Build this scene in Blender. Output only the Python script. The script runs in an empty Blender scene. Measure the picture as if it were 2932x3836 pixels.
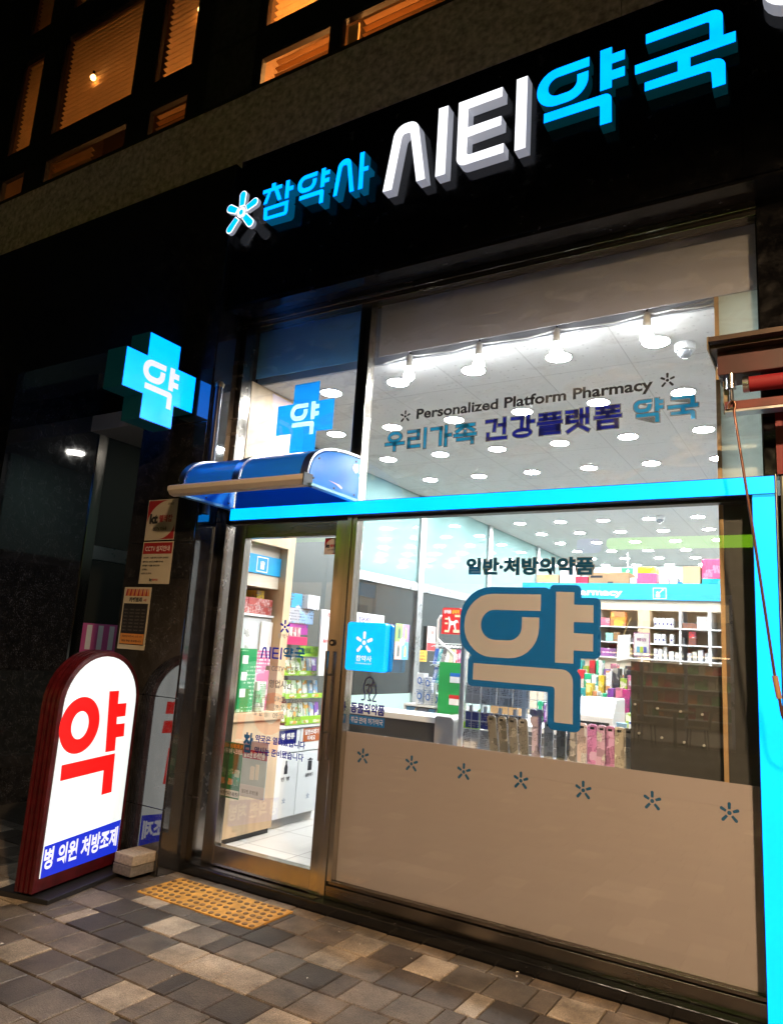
import bpy, bmesh, math, random
from mathutils import Matrix, Vector
R = math.radians
random.seed(11)
SC = bpy.context.scene
COL = SC.collection

# ------------------------------------------------------------------ camera, world, exposure
yaw, pitch, roll = R(31.6386), R(10.7557), R(3.6507)
f = Vector((-math.sin(yaw) * math.cos(pitch), math.cos(yaw) * math.cos(pitch), math.sin(pitch)))
r0 = Vector((math.cos(yaw), math.sin(yaw), 0)); u0 = r0.cross(f)
rv = math.cos(roll) * r0 + math.sin(roll) * u0
uv = -math.sin(roll) * r0 + math.cos(roll) * u0
cam = bpy.data.cameras.new('camera'); cam.sensor_width = 36.0; cam.lens = 25.64
cam.clip_start = 0.05; cam.clip_end = 300
co = bpy.data.objects.new('camera', cam); COL.objects.link(co)
m = Matrix((rv, uv, -f)).transposed().to_4x4(); m.translation = Vector((0, -3.85, 1.5)); co.matrix_world = m
SC.camera = co

W = bpy.data.worlds.new('World'); SC.world = W; W.use_nodes = True
wn = W.node_tree; bg = wn.nodes['Background']
sky = wn.nodes.new('ShaderNodeTexSky'); sky.sky_type = 'NISHITA'; sky.sun_disc = False
sky.sun_elevation = R(-4); sky.sun_rotation = R(120)
wn.links.new(sky.outputs['Color'], bg.inputs['Color']); bg.inputs['Strength'].default_value = 0.02
SC.view_settings.view_transform = 'Standard'; SC.view_settings.look = 'None'
SC.view_settings.exposure = 0; SC.view_settings.gamma = 1
cy = SC.cycles
cy.use_denoising = True; cy.max_bounces = 7; cy.diffuse_bounces = 3; cy.glossy_bounces = 4
cy.transmission_bounces = 4; cy.transparent_max_bounces = 24; cy.sample_clamp_indirect = 4
cy.caustics_reflective = False; cy.caustics_refractive = False
try: cy.use_light_tree = True
except Exception: pass

# ------------------------------------------------------------------ materials
def _n(nt, t, **k):
    n = nt.nodes.new(t)
    for a, v in k.items(): setattr(n, a, v)
    return n
def c4(c): return (c[0], c[1], c[2], 1)
def M(name, col, rough=.5, metal=0., ior=1.5, emit=None, es=0., var=0., scale=8., bump=0., rvar=0., streak=None, coat=0.):
    mt = bpy.data.materials.new(name); mt.use_nodes = True; nt = mt.node_tree
    b = nt.nodes['Principled BSDF']
    b.inputs['Base Color'].default_value = c4(col); b.inputs['Roughness'].default_value = rough
    b.inputs['Metallic'].default_value = metal; b.inputs['IOR'].default_value = ior
    b.inputs['Coat Weight'].default_value = coat
    if emit: b.inputs['Emission Color'].default_value = c4(emit); b.inputs['Emission Strength'].default_value = es
    if var or bump or rvar:
        tc = _n(nt, 'ShaderNodeTexCoord'); mp = _n(nt, 'ShaderNodeMapping')
        mp.inputs['Scale'].default_value = streak or (1, 1, 1)
        nt.links.new(tc.outputs['Object'], mp.inputs['Vector'])
        no = _n(nt, 'ShaderNodeTexNoise'); no.inputs['Scale'].default_value = scale; no.inputs['Detail'].default_value = 6
        nt.links.new(mp.outputs[0], no.inputs['Vector'])
        if var:
            mx = _n(nt, 'ShaderNodeMix', data_type='RGBA')
            mx.inputs['A'].default_value = c4([max(0, x * (1 - var)) for x in col])
            mx.inputs['B'].default_value = c4([min(1, x * (1 + var)) for x in col])
            rm = _n(nt, 'ShaderNodeMapRange'); rm.inputs['From Min'].default_value = .3; rm.inputs['From Max'].default_value = .7
            nt.links.new(no.outputs['Fac'], rm.inputs['Value']); nt.links.new(rm.outputs[0], mx.inputs['Factor'])
            nt.links.new(mx.outputs['Result'], b.inputs['Base Color'])
        if rvar:
            mr = _n(nt, 'ShaderNodeMapRange'); mr.inputs['From Min'].default_value = .3; mr.inputs['From Max'].default_value = .7
            mr.inputs['To Min'].default_value = max(0, rough - rvar); mr.inputs['To Max'].default_value = rough + rvar
            nt.links.new(no.outputs['Fac'], mr.inputs['Value']); nt.links.new(mr.outputs[0], b.inputs['Roughness'])
        if bump:
            bp = _n(nt, 'ShaderNodeBump'); bp.inputs['Strength'].default_value = bump; bp.inputs['Distance'].default_value = .01
            nt.links.new(no.outputs['Fac'], bp.inputs['Height']); nt.links.new(bp.outputs[0], b.inputs['Normal'])
    return mt
def EM(name, col, s=1.):
    mt = M(name, [x * .3 for x in col], .35, emit=col, es=s)
    return mt
def granite(name, base=(.010, .010, .011), fleck=(.06, .06, .065), rough=.09, ior=1.9, joints=None):
    mt = bpy.data.materials.new(name); mt.use_nodes = True; nt = mt.node_tree; b = nt.nodes['Principled BSDF']
    tc = _n(nt, 'ShaderNodeTexCoord')
    n1 = _n(nt, 'ShaderNodeTexNoise'); n1.inputs['Scale'].default_value = 110; n1.inputs['Detail'].default_value = 3
    n2 = _n(nt, 'ShaderNodeTexNoise'); n2.inputs['Scale'].default_value = 14; n2.inputs['Detail'].default_value = 6
    nt.links.new(tc.outputs['Object'], n1.inputs['Vector']); nt.links.new(tc.outputs['Object'], n2.inputs['Vector'])
    ad = _n(nt, 'ShaderNodeMath', operation='MULTIPLY_ADD'); ad.inputs[1].default_value = .30
    nt.links.new(n2.outputs['Fac'], ad.inputs[0])
    m2 = _n(nt, 'ShaderNodeMath', operation='MULTIPLY'); m2.inputs[1].default_value = .85
    nt.links.new(n1.outputs['Fac'], m2.inputs[0]); nt.links.new(m2.outputs[0], ad.inputs[2])
    cr = _n(nt, 'ShaderNodeValToRGB'); e = cr.color_ramp.elements
    e[0].position = .52; e[0].color = c4(base); e[1].position = .76; e[1].color = c4(fleck)
    nt.links.new(ad.outputs[0], cr.inputs[0]); nt.links.new(cr.outputs[0], b.inputs['Base Color'])
    mr = _n(nt, 'ShaderNodeMapRange'); mr.inputs['From Min'].default_value = .35; mr.inputs['From Max'].default_value = .75
    mr.inputs['To Min'].default_value = rough * .5; mr.inputs['To Max'].default_value = rough * 2.2
    nt.links.new(n2.outputs['Fac'], mr.inputs['Value']); nt.links.new(mr.outputs[0], b.inputs['Roughness'])
    b.inputs['IOR'].default_value = ior
    return mt
def glassmat(name, tint=(.97, .985, .98), f0=.045, dust=0.):
    mt = bpy.data.materials.new(name); mt.use_nodes = True; nt = mt.node_tree; nt.nodes.clear()
    out = _n(nt, 'ShaderNodeOutputMaterial'); mx = _n(nt, 'ShaderNodeMixShader')
    t = _n(nt, 'ShaderNodeBsdfTransparent'); t.inputs[0].default_value = c4(tint)
    g = _n(nt, 'ShaderNodeBsdfGlossy'); g.inputs['Roughness'].default_value = 0.0
    lw = _n(nt, 'ShaderNodeLayerWeight'); lw.inputs['Blend'].default_value = .5
    p = _n(nt, 'ShaderNodeMath', operation='POWER'); p.inputs[1].default_value = 5
    ma = _n(nt, 'ShaderNodeMath', operation='MULTIPLY_ADD'); ma.inputs[1].default_value = 1 - f0; ma.inputs[2].default_value = f0
    nt.links.new(lw.outputs['Facing'], p.inputs[0]); nt.links.new(p.outputs[0], ma.inputs[0]); nt.links.new(ma.outputs[0], mx.inputs[0])
    last = t.outputs[0]
    if dust:
        d = _n(nt, 'ShaderNodeBsdfDiffuse'); d.inputs[0].default_value = (.7, .7, .7, 1)
        tc = _n(nt, 'ShaderNodeTexCoord'); mp = _n(nt, 'ShaderNodeMapping'); mp.inputs['Scale'].default_value = (1.5, 1, 5)
        mp.inputs['Rotation'].default_value = (0, R(25), 0)
        no = _n(nt, 'ShaderNodeTexNoise'); no.inputs['Scale'].default_value = 2.2; no.inputs['Detail'].default_value = 8; no.inputs['Distortion'].default_value = 1.2
        rm = _n(nt, 'ShaderNodeMapRange'); rm.inputs['From Min'].default_value = .52; rm.inputs['From Max'].default_value = .8; rm.inputs['To Max'].default_value = dust
        nt.links.new(tc.outputs['Object'], mp.inputs[0]); nt.links.new(mp.outputs[0], no.inputs['Vector']); nt.links.new(no.outputs['Fac'], rm.inputs['Value'])
        m2 = _n(nt, 'ShaderNodeMixShader'); nt.links.new(rm.outputs[0], m2.inputs[0]); nt.links.new(t.outputs[0], m2.inputs[1]); nt.links.new(d.outputs[0], m2.inputs[2])
        last = m2.outputs[0]
    nt.links.new(last, mx.inputs[1]); nt.links.new(g.outputs[0], mx.inputs[2]); nt.links.new(mx.outputs[0], out.inputs[0])
    return mt
_pc = {}
def printed(base, accent=(.9, .9, .9), ink=(.05, .05, .08), s=1., rough=.35):
    """packaging print: colour patches and rows of small print, different on every object"""
    key = (tuple(base), tuple(accent), tuple(ink), s)
    if key in _pc: return _pc[key]
    mt = bpy.data.materials.new('packaging_print'); mt.use_nodes = True; nt = mt.node_tree; b = nt.nodes['Principled BSDF']
    tc = _n(nt, 'ShaderNodeTexCoord'); oi = _n(nt, 'ShaderNodeObjectInfo')
    ad = _n(nt, 'ShaderNodeVectorMath', operation='MULTIPLY_ADD'); ad.inputs[1].default_value = (7, 5, 9)
    nt.links.new(oi.outputs['Random'], ad.inputs[0]); nt.links.new(tc.outputs['Object'], ad.inputs[2])
    vo = _n(nt, 'ShaderNodeTexVoronoi'); vo.distance = 'CHEBYCHEV'; vo.inputs['Scale'].default_value = 14 * s
    nt.links.new(ad.outputs[0], vo.inputs['Vector'])
    sp = _n(nt, 'ShaderNodeSeparateColor'); nt.links.new(vo.outputs['Color'], sp.inputs[0])
    cr = _n(nt, 'ShaderNodeValToRGB'); cr.color_ramp.interpolation = 'CONSTANT'; e = cr.color_ramp.elements
    e[0].position = 0; e[0].color = c4(base); e[1].position = .62; e[1].color = c4(accent)
    k = e.new(.84); k.color = c4([.5 * (x + y) for x, y in zip(base, ink)])
    nt.links.new(sp.outputs[0], cr.inputs[0])
    sx = _n(nt, 'ShaderNodeSeparateXYZ'); nt.links.new(ad.outputs[0], sx.inputs[0])
    w = _n(nt, 'ShaderNodeMath', operation='MULTIPLY'); w.inputs[1].default_value = 2 * math.pi / (.013 / s)
    si = _n(nt, 'ShaderNodeMath', operation='SINE'); nt.links.new(sx.outputs['Z'], w.inputs[0]); nt.links.new(w.outputs[0], si.inputs[0])
    mp = _n(nt, 'ShaderNodeMapping'); mp.inputs['Scale'].default_value = (230 * s, 230 * s, 40 * s); nt.links.new(ad.outputs[0], mp.inputs[0])
    no = _n(nt, 'ShaderNodeTexNoise'); no.inputs['Scale'].default_value = 1; nt.links.new(mp.outputs[0], no.inputs['Vector'])
    a1 = _n(nt, 'ShaderNodeMath', operation='MULTIPLY_ADD'); a1.inputs[1].default_value = .13
    nt.links.new(si.outputs[0], a1.inputs[0]); nt.links.new(no.outputs['Fac'], a1.inputs[2])
    gt = _n(nt, 'ShaderNodeMath', operation='GREATER_THAN'); gt.inputs[1].default_value = .615; nt.links.new(a1.outputs[0], gt.inputs[0])
    msk = _n(nt, 'ShaderNodeMath', operation='LESS_THAN'); msk.inputs[1].default_value = .6; nt.links.new(sp.outputs[1], msk.inputs[0])
    mm = _n(nt, 'ShaderNodeMath', operation='MULTIPLY'); nt.links.new(gt.outputs[0], mm.inputs[0]); nt.links.new(msk.outputs[0], mm.inputs[1])
    mx = _n(nt, 'ShaderNodeMix', data_type='RGBA'); mx.inputs['B'].default_value = c4(ink)
    nt.links.new(mm.outputs[0], mx.inputs['Factor']); nt.links.new(cr.outputs[0], mx.inputs['A']); nt.links.new(mx.outputs['Result'], b.inputs['Base Color'])
    b.inputs['Roughness'].default_value = rough
    _pc[key] = mt
    return mt

GRAN = granite('dark_granite', (.006, .006, .0065), (.06, .06, .066), .05, 2.1)
GRANF = granite('black_granite_fascia', (.004, .004, .0045), (.012, .012, .013), .14, 1.6)
GRANR = granite('reveal_granite', (.008, .008, .009), (.04, .04, .044), .05, 2.1)
CONC = M('grey_flamed_granite', (.46, .41, .40), .8, var=.45, scale=26, bump=.15)
BLACKM = M('black_metal', (.012, .012, .014), .4)
STEEL = M('stainless_steel', (.50, .46, .41), .20, 1.0, rvar=.07, scale=3, streak=(6, 6, .5))
STEELD = M('dark_stainless_steel', (.20, .18, .16), .24, 1.0, rvar=.06, scale=3, streak=(.5, 6, 6))
ALU = M('brushed_aluminium', (.62, .62, .64), .32, 1.0, rvar=.08, scale=5)
BRONZE = M('tarnished_trim', (.34, .28, .2), .35, .8, var=.2)
WHITE = M('white_paint', (.78, .78, .76), .5, var=.03)
WHITEG = M('white_laminate', (.82, .83, .84), .3)
GREY = M('grey_laminate', (.22, .22, .23), .4, var=.08)
DGREY = M('dark_grey_panel', (.055, .055, .057), .45, var=.12, scale=20)
PALE = M('pale_board', (.55, .58, .56), .6, var=.05)
WOOD = M('light_oak', (.60, .43, .27), .45, var=.10, scale=5, streak=(3, 3, .25))
WOODE = M('raw_wood_edge', (.46, .30, .15), .6, var=.15, scale=9)
BEIGE = M('beige_laminate', (.66, .56, .44), .5, var=.05)
BLUEB = M('azure_panel', (.02, .33, .66), .35)
GLASS = glassmat('clear_glass', f0=.062)
GLASSU = glassmat('smeared_glass', f0=.05, dust=.14)
GLASSD = glassmat('door_glass', f0=.06)
TEALG = M('frosted_teal_glass', (.22, .36, .355), .05, ior=1.45)
DARKG = M('dark_reflective_glass', (.016, .024, .028), .02, ior=1.5)
SMOKEG = M('dark_entrance_glass', (.03, .035, .03), .05, ior=1.5)
def filmmat(name, col, tr=.45):
    mt = M(name, col, .5, var=.02, scale=2.); nt = mt.node_tree; b = nt.nodes['Principled BSDF']; out = nt.nodes['Material Output']
    t = _n(nt, 'ShaderNodeBsdfTranslucent'); t.inputs[0].default_value = c4(col); mx = _n(nt, 'ShaderNodeMixShader'); mx.inputs[0].default_value = tr
    nt.links.new(b.outputs[0], mx.inputs[1]); nt.links.new(t.outputs[0], mx.inputs[2]); nt.links.new(mx.outputs[0], out.inputs[0])
    return mt
FILM = M('frosted_film', (.42, .36, .37), .5, var=.04, scale=.9, streak=(1.4, 1, .5))
FILMD = M('beige_film', (.56, .545, .61), .6)
DECB = filmmat('petrol_blue_film', (.002, .105, .27), .15)
TEALT = filmmat('teal_lettering_film', (.010, .22, .42), .5)
NAVYT = filmmat('navy_lettering_film', (.006, .012, .22), .5)
BLKT = M('black_lettering_film', (.012, .012, .02), .5)
GREYT = M('grey_outline_film', (.30, .30, .29), .5); _nt = GREYT.node_tree
_t = _n(_nt, 'ShaderNodeBsdfTransparent'); _t.inputs[0].default_value = (.42, .42, .41, 1); _m = _n(_nt, 'ShaderNodeMixShader'); _m.inputs[0].default_value = .75
_nt.links.new(_nt.nodes['Principled BSDF'].outputs[0], _m.inputs[1]); _nt.links.new(_t.outputs[0], _m.inputs[2]); _nt.links.new(_m.outputs[0], _nt.nodes['Material Output'].inputs[0])
WHT = M('white_print', (.85, .85, .85), .5)
CROSSF = filmmat('blue_cross_film', (.006, .20, .62), .5)
CROSSY = filmmat('pale_blue_film', (.30, .55, .85), .65)
CY = (.0, .69, 3.0)
E_CYAN = EM('cyan_light', CY, 1.0)
E_BAND = EM('turquoise_light_band', (.0, .77, 2.6), 1.0)
E_CROSS = EM('cyan_cross_light', (.0, .69, 3.4), 1.0)
E_WHITE = EM('white_light_face', (.94, .95, 1.), 1.6)
E_SIGNW = M('lit_white_acrylic', (.3, .3, .3), .25, emit=(.80, .87, .85), es=1.6)
E_RED = M('lit_red_film', (.3, .01, .01), .25, emit=(1., .006, .006), es=1.6)
E_BLUE = M('lit_blue_film', (.01, .01, .2), .25, emit=(.01, .035, .62), es=1.0)
E_BTXT = EM('lit_white_film', (.85, .85, .95), 1.0)
S_WHITE = M('white_letter_return', (.75, .73, .72), .45, emit=(.8, .85, 1.), es=.26)
S_CYAN = M('cyan_letter_return', (.02, .22, .4), .45, emit=(.0, .20, .42), es=.28)
S_CYANB = M('cyan_sign_return', (.01, .10, .12), .4, emit=(.0, .10, .14), es=.15)
def vary(mt, lo, hi, scale=1., streak=(1, 1, 1)):
    nt = mt.node_tree; b = nt.nodes['Principled BSDF']; tc = _n(nt, 'ShaderNodeTexCoord'); mp = _n(nt, 'ShaderNodeMapping'); mp.inputs['Scale'].default_value = streak
    no = _n(nt, 'ShaderNodeTexNoise'); no.inputs['Scale'].default_value = scale; no.inputs['Detail'].default_value = 3; mr = _n(nt, 'ShaderNodeMapRange')
    mr.inputs['From Min'].default_value = .3; mr.inputs['From Max'].default_value = .7; mr.inputs['To Min'].default_value = lo; mr.inputs['To Max'].default_value = hi
    nt.links.new(tc.outputs['Object'], mp.inputs[0]); nt.links.new(mp.outputs[0], no.inputs['Vector']); nt.links.new(no.outputs['Fac'], mr.inputs['Value']); nt.links.new(mr.outputs[0], b.inputs['Emission Strength'])
vary(E_SIGNW, .98, 1.22, 1., (1, 9, 1.5)); vary(E_BAND, .93, 1.06, 1.2, (3, 1, 3)); vary(E_CYAN, .90, 1.08, 7.); vary(E_CROSS, .92, 1.06, 4.); vary(E_RED, 1., 1.25, 3.)
E_DOWN = EM('downlight_diffuser', (.95, .98, 1.), 275.)
E_BULB = EM('lit_bulb', (.97, .98, 1.), 80.)
E_WARM = EM('warm_bulb', (1., .55, .18), 9.)

# ------------------------------------------------------------------ mesh helpers
ORG = {}
class MB:
    def __init__(s): s.v = []; s.f = []; s.mi = []
    def add(s, vs, fs, mi=0):
        o = len(s.v); s.v += [tuple(x) for x in vs]; s.f += [tuple(i + o for i in q) for q in fs]; s.mi += [mi] * len(fs); return s
    def box(s, x0, y0, z0, x1, y1, z1, mi=0):
        if x0 > x1: x0, x1 = x1, x0
        if y0 > y1: y0, y1 = y1, y0
        if z0 > z1: z0, z1 = z1, z0
        return s.add([(x0, y0, z0), (x1, y0, z0), (x1, y1, z0), (x0, y1, z0), (x0, y0, z1), (x1, y0, z1), (x1, y1, z1), (x0, y1, z1)],
                     [(3, 2, 1, 0), (4, 5, 6, 7), (0, 1, 5, 4), (1, 2, 6, 5), (2, 3, 7, 6), (3, 0, 4, 7)], mi)
    def cyl(s, p, q, r, n=16, r2=None, mi=0, caps=True):
        p, q = Vector(p), Vector(q); d = (q - p).normalized(); r2 = r if r2 is None else r2
        a = d.orthogonal().normalized(); b = d.cross(a)
        vs = []
        for c, rr in ((p, r), (q, r2)):
            for i in range(n):
                t = 2 * math.pi * i / n; vs.append(c + rr * (math.cos(t) * a + math.sin(t) * b))
        fs = [(i, (i + 1) % n, n + (i + 1) % n, n + i) for i in range(n)]
        if caps: fs += [tuple(range(n - 1, -1, -1)), tuple(range(n, 2 * n))]
        return s.add(vs, fs, mi)
    def tube(s, pts, r, n=10, mi=0):
        pts = [Vector(p) for p in pts]; vs = []; prev = None
        for i, p in enumerate(pts):
            d = (pts[min(i + 1, len(pts) - 1)] - pts[max(i - 1, 0)]).normalized()
            a = (prev - d * prev.dot(d)).normalized() if prev is not None else d.orthogonal().normalized()
            prev = a; b = d.cross(a)
            for k in range(n):
                t = 2 * math.pi * k / n; vs.append(p + r * (math.cos(t) * a + math.sin(t) * b))
        fs = []
        for i in range(len(pts) - 1):
            for k in range(n): fs.append((i * n + k, i * n + (k + 1) % n, (i + 1) * n + (k + 1) % n, (i + 1) * n + k))
        L = (len(pts) - 1) * n
        fs += [tuple(range(n - 1, -1, -1)), tuple(range(L, L + n))]
        return s.add(vs, fs, mi)
    def lathe(s, c, prof, n=24, mi=0):
        """prof = [(r, z)], around a vertical axis through c"""
        vs = []
        for r, z in prof:
            for i in range(n):
                t = 2 * math.pi * i / n; vs.append((c[0] + r * math.cos(t), c[1] + r * math.sin(t), c[2] + z))
        fs = []
        for j in range(len(prof) - 1):
            for i in range(n): fs.append((j * n + i, j * n + (i + 1) % n, (j + 1) * n + (i + 1) % n, (j + 1) * n + i))
        fs += [tuple(range(n - 1, -1, -1)), tuple(range((len(prof) - 1) * n, len(prof) * n))]
        return s.add(vs, fs, mi)
    def prism(s, poly, ax, a, b, mi=0):
        """convex-ish outline extruded along axis ax from a to b; poly in the other two axes in order"""
        def P(q, t):
            if ax == 0: return (t, q[0], q[1])
            if ax == 1: return (q[0], t, q[1])
            return (q[0], q[1], t)
        n = len(poly); vs = [P(q, a) for q in poly] + [P(q, b) for q in poly]
        fs = [(i, (i + 1) % n, n + (i + 1) % n, n + i) for i in range(n)] + [tuple(range(n - 1, -1, -1)), tuple(range(n, 2 * n))]
        return s.add(vs, fs, mi)
    def build(s, name, mats, parent=None, bevel=0., smooth=False, seg=2, kind=None):
        if not isinstance(mats, (list, tuple)): mats = [mats]
        xs = list(zip(*s.v)) if s.v else ([0], [0], [0])
        if parent is None: o0 = Vector(((min(xs[0]) + max(xs[0])) / 2, (min(xs[1]) + max(xs[1])) / 2, min(xs[2])))
        else: o0 = ORG[parent.name]
        me = bpy.data.meshes.new(name)
        me.from_pydata([(x - o0.x, y - o0.y, z - o0.z) for x, y, z in s.v], [], s.f)
        for q in mats: me.materials.append(q)
        for p, i in zip(me.polygons, s.mi): p.material_index = i
        bm = bmesh.new(); bm.from_mesh(me)
        bmesh.ops.recalc_face_normals(bm, faces=bm.faces)
        if bevel:
            bmesh.ops.bevel(bm, geom=[e for e in bm.edges if len(e.link_faces) == 2 and e.calc_face_angle(0) > .5], offset=bevel, segments=seg, affect='EDGES', profile=.6, clamp_overlap=True)
        bm.to_mesh(me); bm.free()
        if smooth:
            for p in me.polygons: p.use_smooth = True
            try: me.set_sharp_from_angle(angle=R(40))
            except Exception: pass
        o = bpy.data.objects.new(name, me); COL.objects.link(o)
        if parent is None: o.location = o0
        else: o.parent = parent
        ORG[o.name] = o0.copy()
        if kind: o['kind'] = kind
        return o
def tag(o, label, cat, group=None):
    o['label'] = label; o['category'] = cat
    if group: o['group'] = group
    return o
def thing(name, label, cat, loc=(0, 0, 0), group=None):
    o = bpy.data.objects.new(name, None); COL.objects.link(o); o.location = loc; o.empty_display_size = .1
    ORG[o.name] = Vector(loc)
    return tag(o, label, cat, group)
def dup(root, loc, label=None, group=None):
    r = root.copy(); COL.objects.link(r); r.location = loc; ORG[r.name] = Vector(loc)
    if label: r['label'] = label
    if group: r['group'] = group
    for ch in list(root.children):
        c = ch.copy(); COL.objects.link(c); c.parent = r
        for g in list(ch.children):
            d = g.copy(); COL.objects.link(d); d.parent = c
    return r
def fillet(pts, n=7):
    out = []; N = len(pts)
    for i, p in enumerate(pts):
        if len(p) < 3: out.append((p[0], p[1])); continue
        A = Vector(pts[i - 1][:2]); B = Vector(p[:2]); C = Vector(pts[(i + 1) % N][:2])
        u = (A - B); v = (C - B); r = p[2]
        ang = u.angle(v); t = min(r / math.tan(ang / 2), u.length * .98, v.length * .98); r = t * math.tan(ang / 2)
        u.normalize(); v.normalize()
        cen = B + (u + v).normalized() * (r / math.sin(ang / 2))
        s = B + u * t - cen; e = B + v * t - cen
        a0 = math.atan2(s.y, s.x); a1 = math.atan2(e.y, e.x); d = (a1 - a0 + math.pi) % (2 * math.pi) - math.pi
        for k in range(n + 1):
            a = a0 + d * k / n; out.append((cen.x + r * math.cos(a), cen.y + r * math.sin(a)))
    return out
def _curve_mesh(cu):
    o = bpy.data.objects.new('tmp', cu); COL.objects.link(o)
    dg = bpy.context.evaluated_depsgraph_get(); dg.update()
    ev = o.evaluated_get(dg); me = ev.to_mesh()
    vs = [tuple(v.co) for v in me.vertices]; fs = [tuple(p.vertices) for p in me.polygons]
    ev.to_mesh_clear(); bpy.data.objects.remove(o); bpy.data.curves.remove(cu)
    return vs, fs
def shape2d(loops, ext=0., offset=0.):
    cu = bpy.data.curves.new('tmp', 'CURVE'); cu.dimensions = '2D'; cu.fill_mode = 'BOTH'; cu.extrude = ext; cu.offset = offset
    for L in loops:
        L = fillet(L)
        if offset and sum(p[0] * q[1] - q[0] * p[1] for p, q in zip(L, L[1:] + L[:1])) < 0: L = L[::-1]
        s = cu.splines.new('POLY'); s.points.add(len(L) - 1); s.use_cyclic_u = True
        for i, p in enumerate(L): s.points[i].co = (p[0], p[1], 0, 1)
    return _curve_mesh(cu)
_tx = {}
def text2d(body, offset=0., res=3):
    k = (body, offset, res)
    if k not in _tx:
        cu = bpy.data.curves.new('tmp', 'FONT'); cu.body = body; cu.size = 1; cu.offset = offset; cu.resolution_u = res
        _tx[k] = _curve_mesh(cu)
    return _tx[k]
def fit(vs, x0, z0, x1, z1, ref=None):
    xs = [v[0] for v in (ref or vs)]; ys = [v[1] for v in (ref or vs)]
    a, b, c, d = min(xs), max(xs), min(ys), max(ys)
    return [(x0 + (v[0] - a) / (b - a) * (x1 - x0), z0 + (v[1] - c) / (d - c) * (z1 - z0), v[2]) for v in vs]
def onplane(vs, pl, at):
    """pl 'y': text read from -y (x right); 'x': read from +x (y right); 't': z depth goes towards viewer"""
    if pl == 'y': return [(v[0], at - v[2], v[1]) for v in vs]
    if pl == 'x': return [(at + v[2], v[0], v[1]) for v in vs]
def txt(body, x0, z0, x1, z1, at, mat, parent, name='lettering', pl='y', bold=0., res=3):
    vs, fs = text2d(body, bold, res)
    return MB().add(onplane(fit(vs, x0, z0, x1, z1, text2d(body, 0., res)[0]), pl, at), fs).build(name, mat, parent)
def shp(loops, at, mat, parent, name, pl='y', ext=0., offset=0., box=None, ref=None):
    if box:
        loops = remap(loops, box, ref)
    vs, fs = shape2d(loops, ext, offset)
    return MB().add(onplane(vs, pl, at), fs).build(name, mat, parent)
def remap(loops, box, ref=None):
    pts = [p for L in (ref or loops) for p in L]
    a, b = min(p[0] for p in pts), max(p[0] for p in pts); c, d = min(p[1] for p in pts), max(p[1] for p in pts)
    x0, z0, x1, z1 = box; sx = (x1 - x0) / (b - a); sz = (z1 - z0) / (d - c)
    return [[(x0 + (p[0] - a) * sx, z0 + (p[1] - c) * sz) + ((p[2] * sz,) if len(p) > 2 else ()) for p in L] for L in loops]
def rect(x0, z0, x1, z1, r=0):
    return [(x0, z0, r), (x1, z0, r), (x1, z1, r), (x0, z1, r)] if r else [(x0, z0), (x1, z0), (x1, z1), (x0, z1)]

# ------------------------------------------------------------------ lettering shapes (metres, x right, z up)
CHAM = [[[(-3.437,4.731),(-3.357,4.730),(-3.359,4.764),(-3.320,4.763),(-3.318,4.732),(-3.258,4.732),(-3.257,4.699),(-3.289,4.698),(-3.249,4.607),(-3.288,4.606),(-3.328,4.698),(-3.357,4.698),(-3.386,4.610),(-3.424,4.611),(-3.389,4.698),(-3.437,4.698)]],
        [[(-3.225,4.746),(-3.189,4.745),(-3.187,4.691),(-3.149,4.690),(-3.149,4.654),(-3.187,4.653),(-3.186,4.599),(-3.224,4.599)]],
        [[(-3.413,4.583),(-3.183,4.583),(-3.183,4.468,.028),(-3.407,4.476,.028)],[(-3.374,4.551),(-3.218,4.550),(-3.218,4.501),(-3.370,4.505)]]]
SA = [[[(-2.793,4.489),(-2.765,4.753,.06),(-2.666,4.753,.05),(-2.619,4.482),(-2.657,4.482),(-2.695,4.711,.03),(-2.730,4.711,.03),(-2.759,4.489)]],
      [[(-2.593,4.759),(-2.555,4.758),(-2.553,4.641),(-2.515,4.640),(-2.515,4.605),(-2.552,4.606),(-2.550,4.480),(-2.589,4.480)]]]
SI = [[[(-2.391,4.405),(-2.324,4.862,.09),(-2.156,4.858,.08),(-2.078,4.405),(-2.142,4.404),(-2.211,4.789,.03),(-2.265,4.789,.04),(-2.321,4.402)]],
      [[(-2.008,4.878),(-1.939,4.876),(-1.938,4.394),(-2.008,4.394)]]]
TI = [[[(-1.868,4.866),(-1.575,4.866),(-1.575,4.800),(-1.798,4.798),(-1.797,4.669),(-1.577,4.669),(-1.577,4.606),(-1.796,4.600),(-1.796,4.476,.02),(-1.555,4.478),(-1.555,4.414),(-1.865,4.413,.06)]],
      [[(-1.488,4.880),(-1.418,4.880),(-1.418,4.400),(-1.488,4.400)]]]
GUK = [[[(-.748,4.864),(-.363,4.862,.055),(-.364,4.693),(-.306,4.691),(-.307,4.626),(-.522,4.624),(-.522,4.570),(-.357,4.569,.055),(-.358,4.401),(-.423,4.400),(-.427,4.506,.018),(-.755,4.510),(-.755,4.567),(-.588,4.568),(-.588,4.629),(-.805,4.632),(-.806,4.694),(-.431,4.694),(-.430,4.799,.014),(-.748,4.800)]]]
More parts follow.
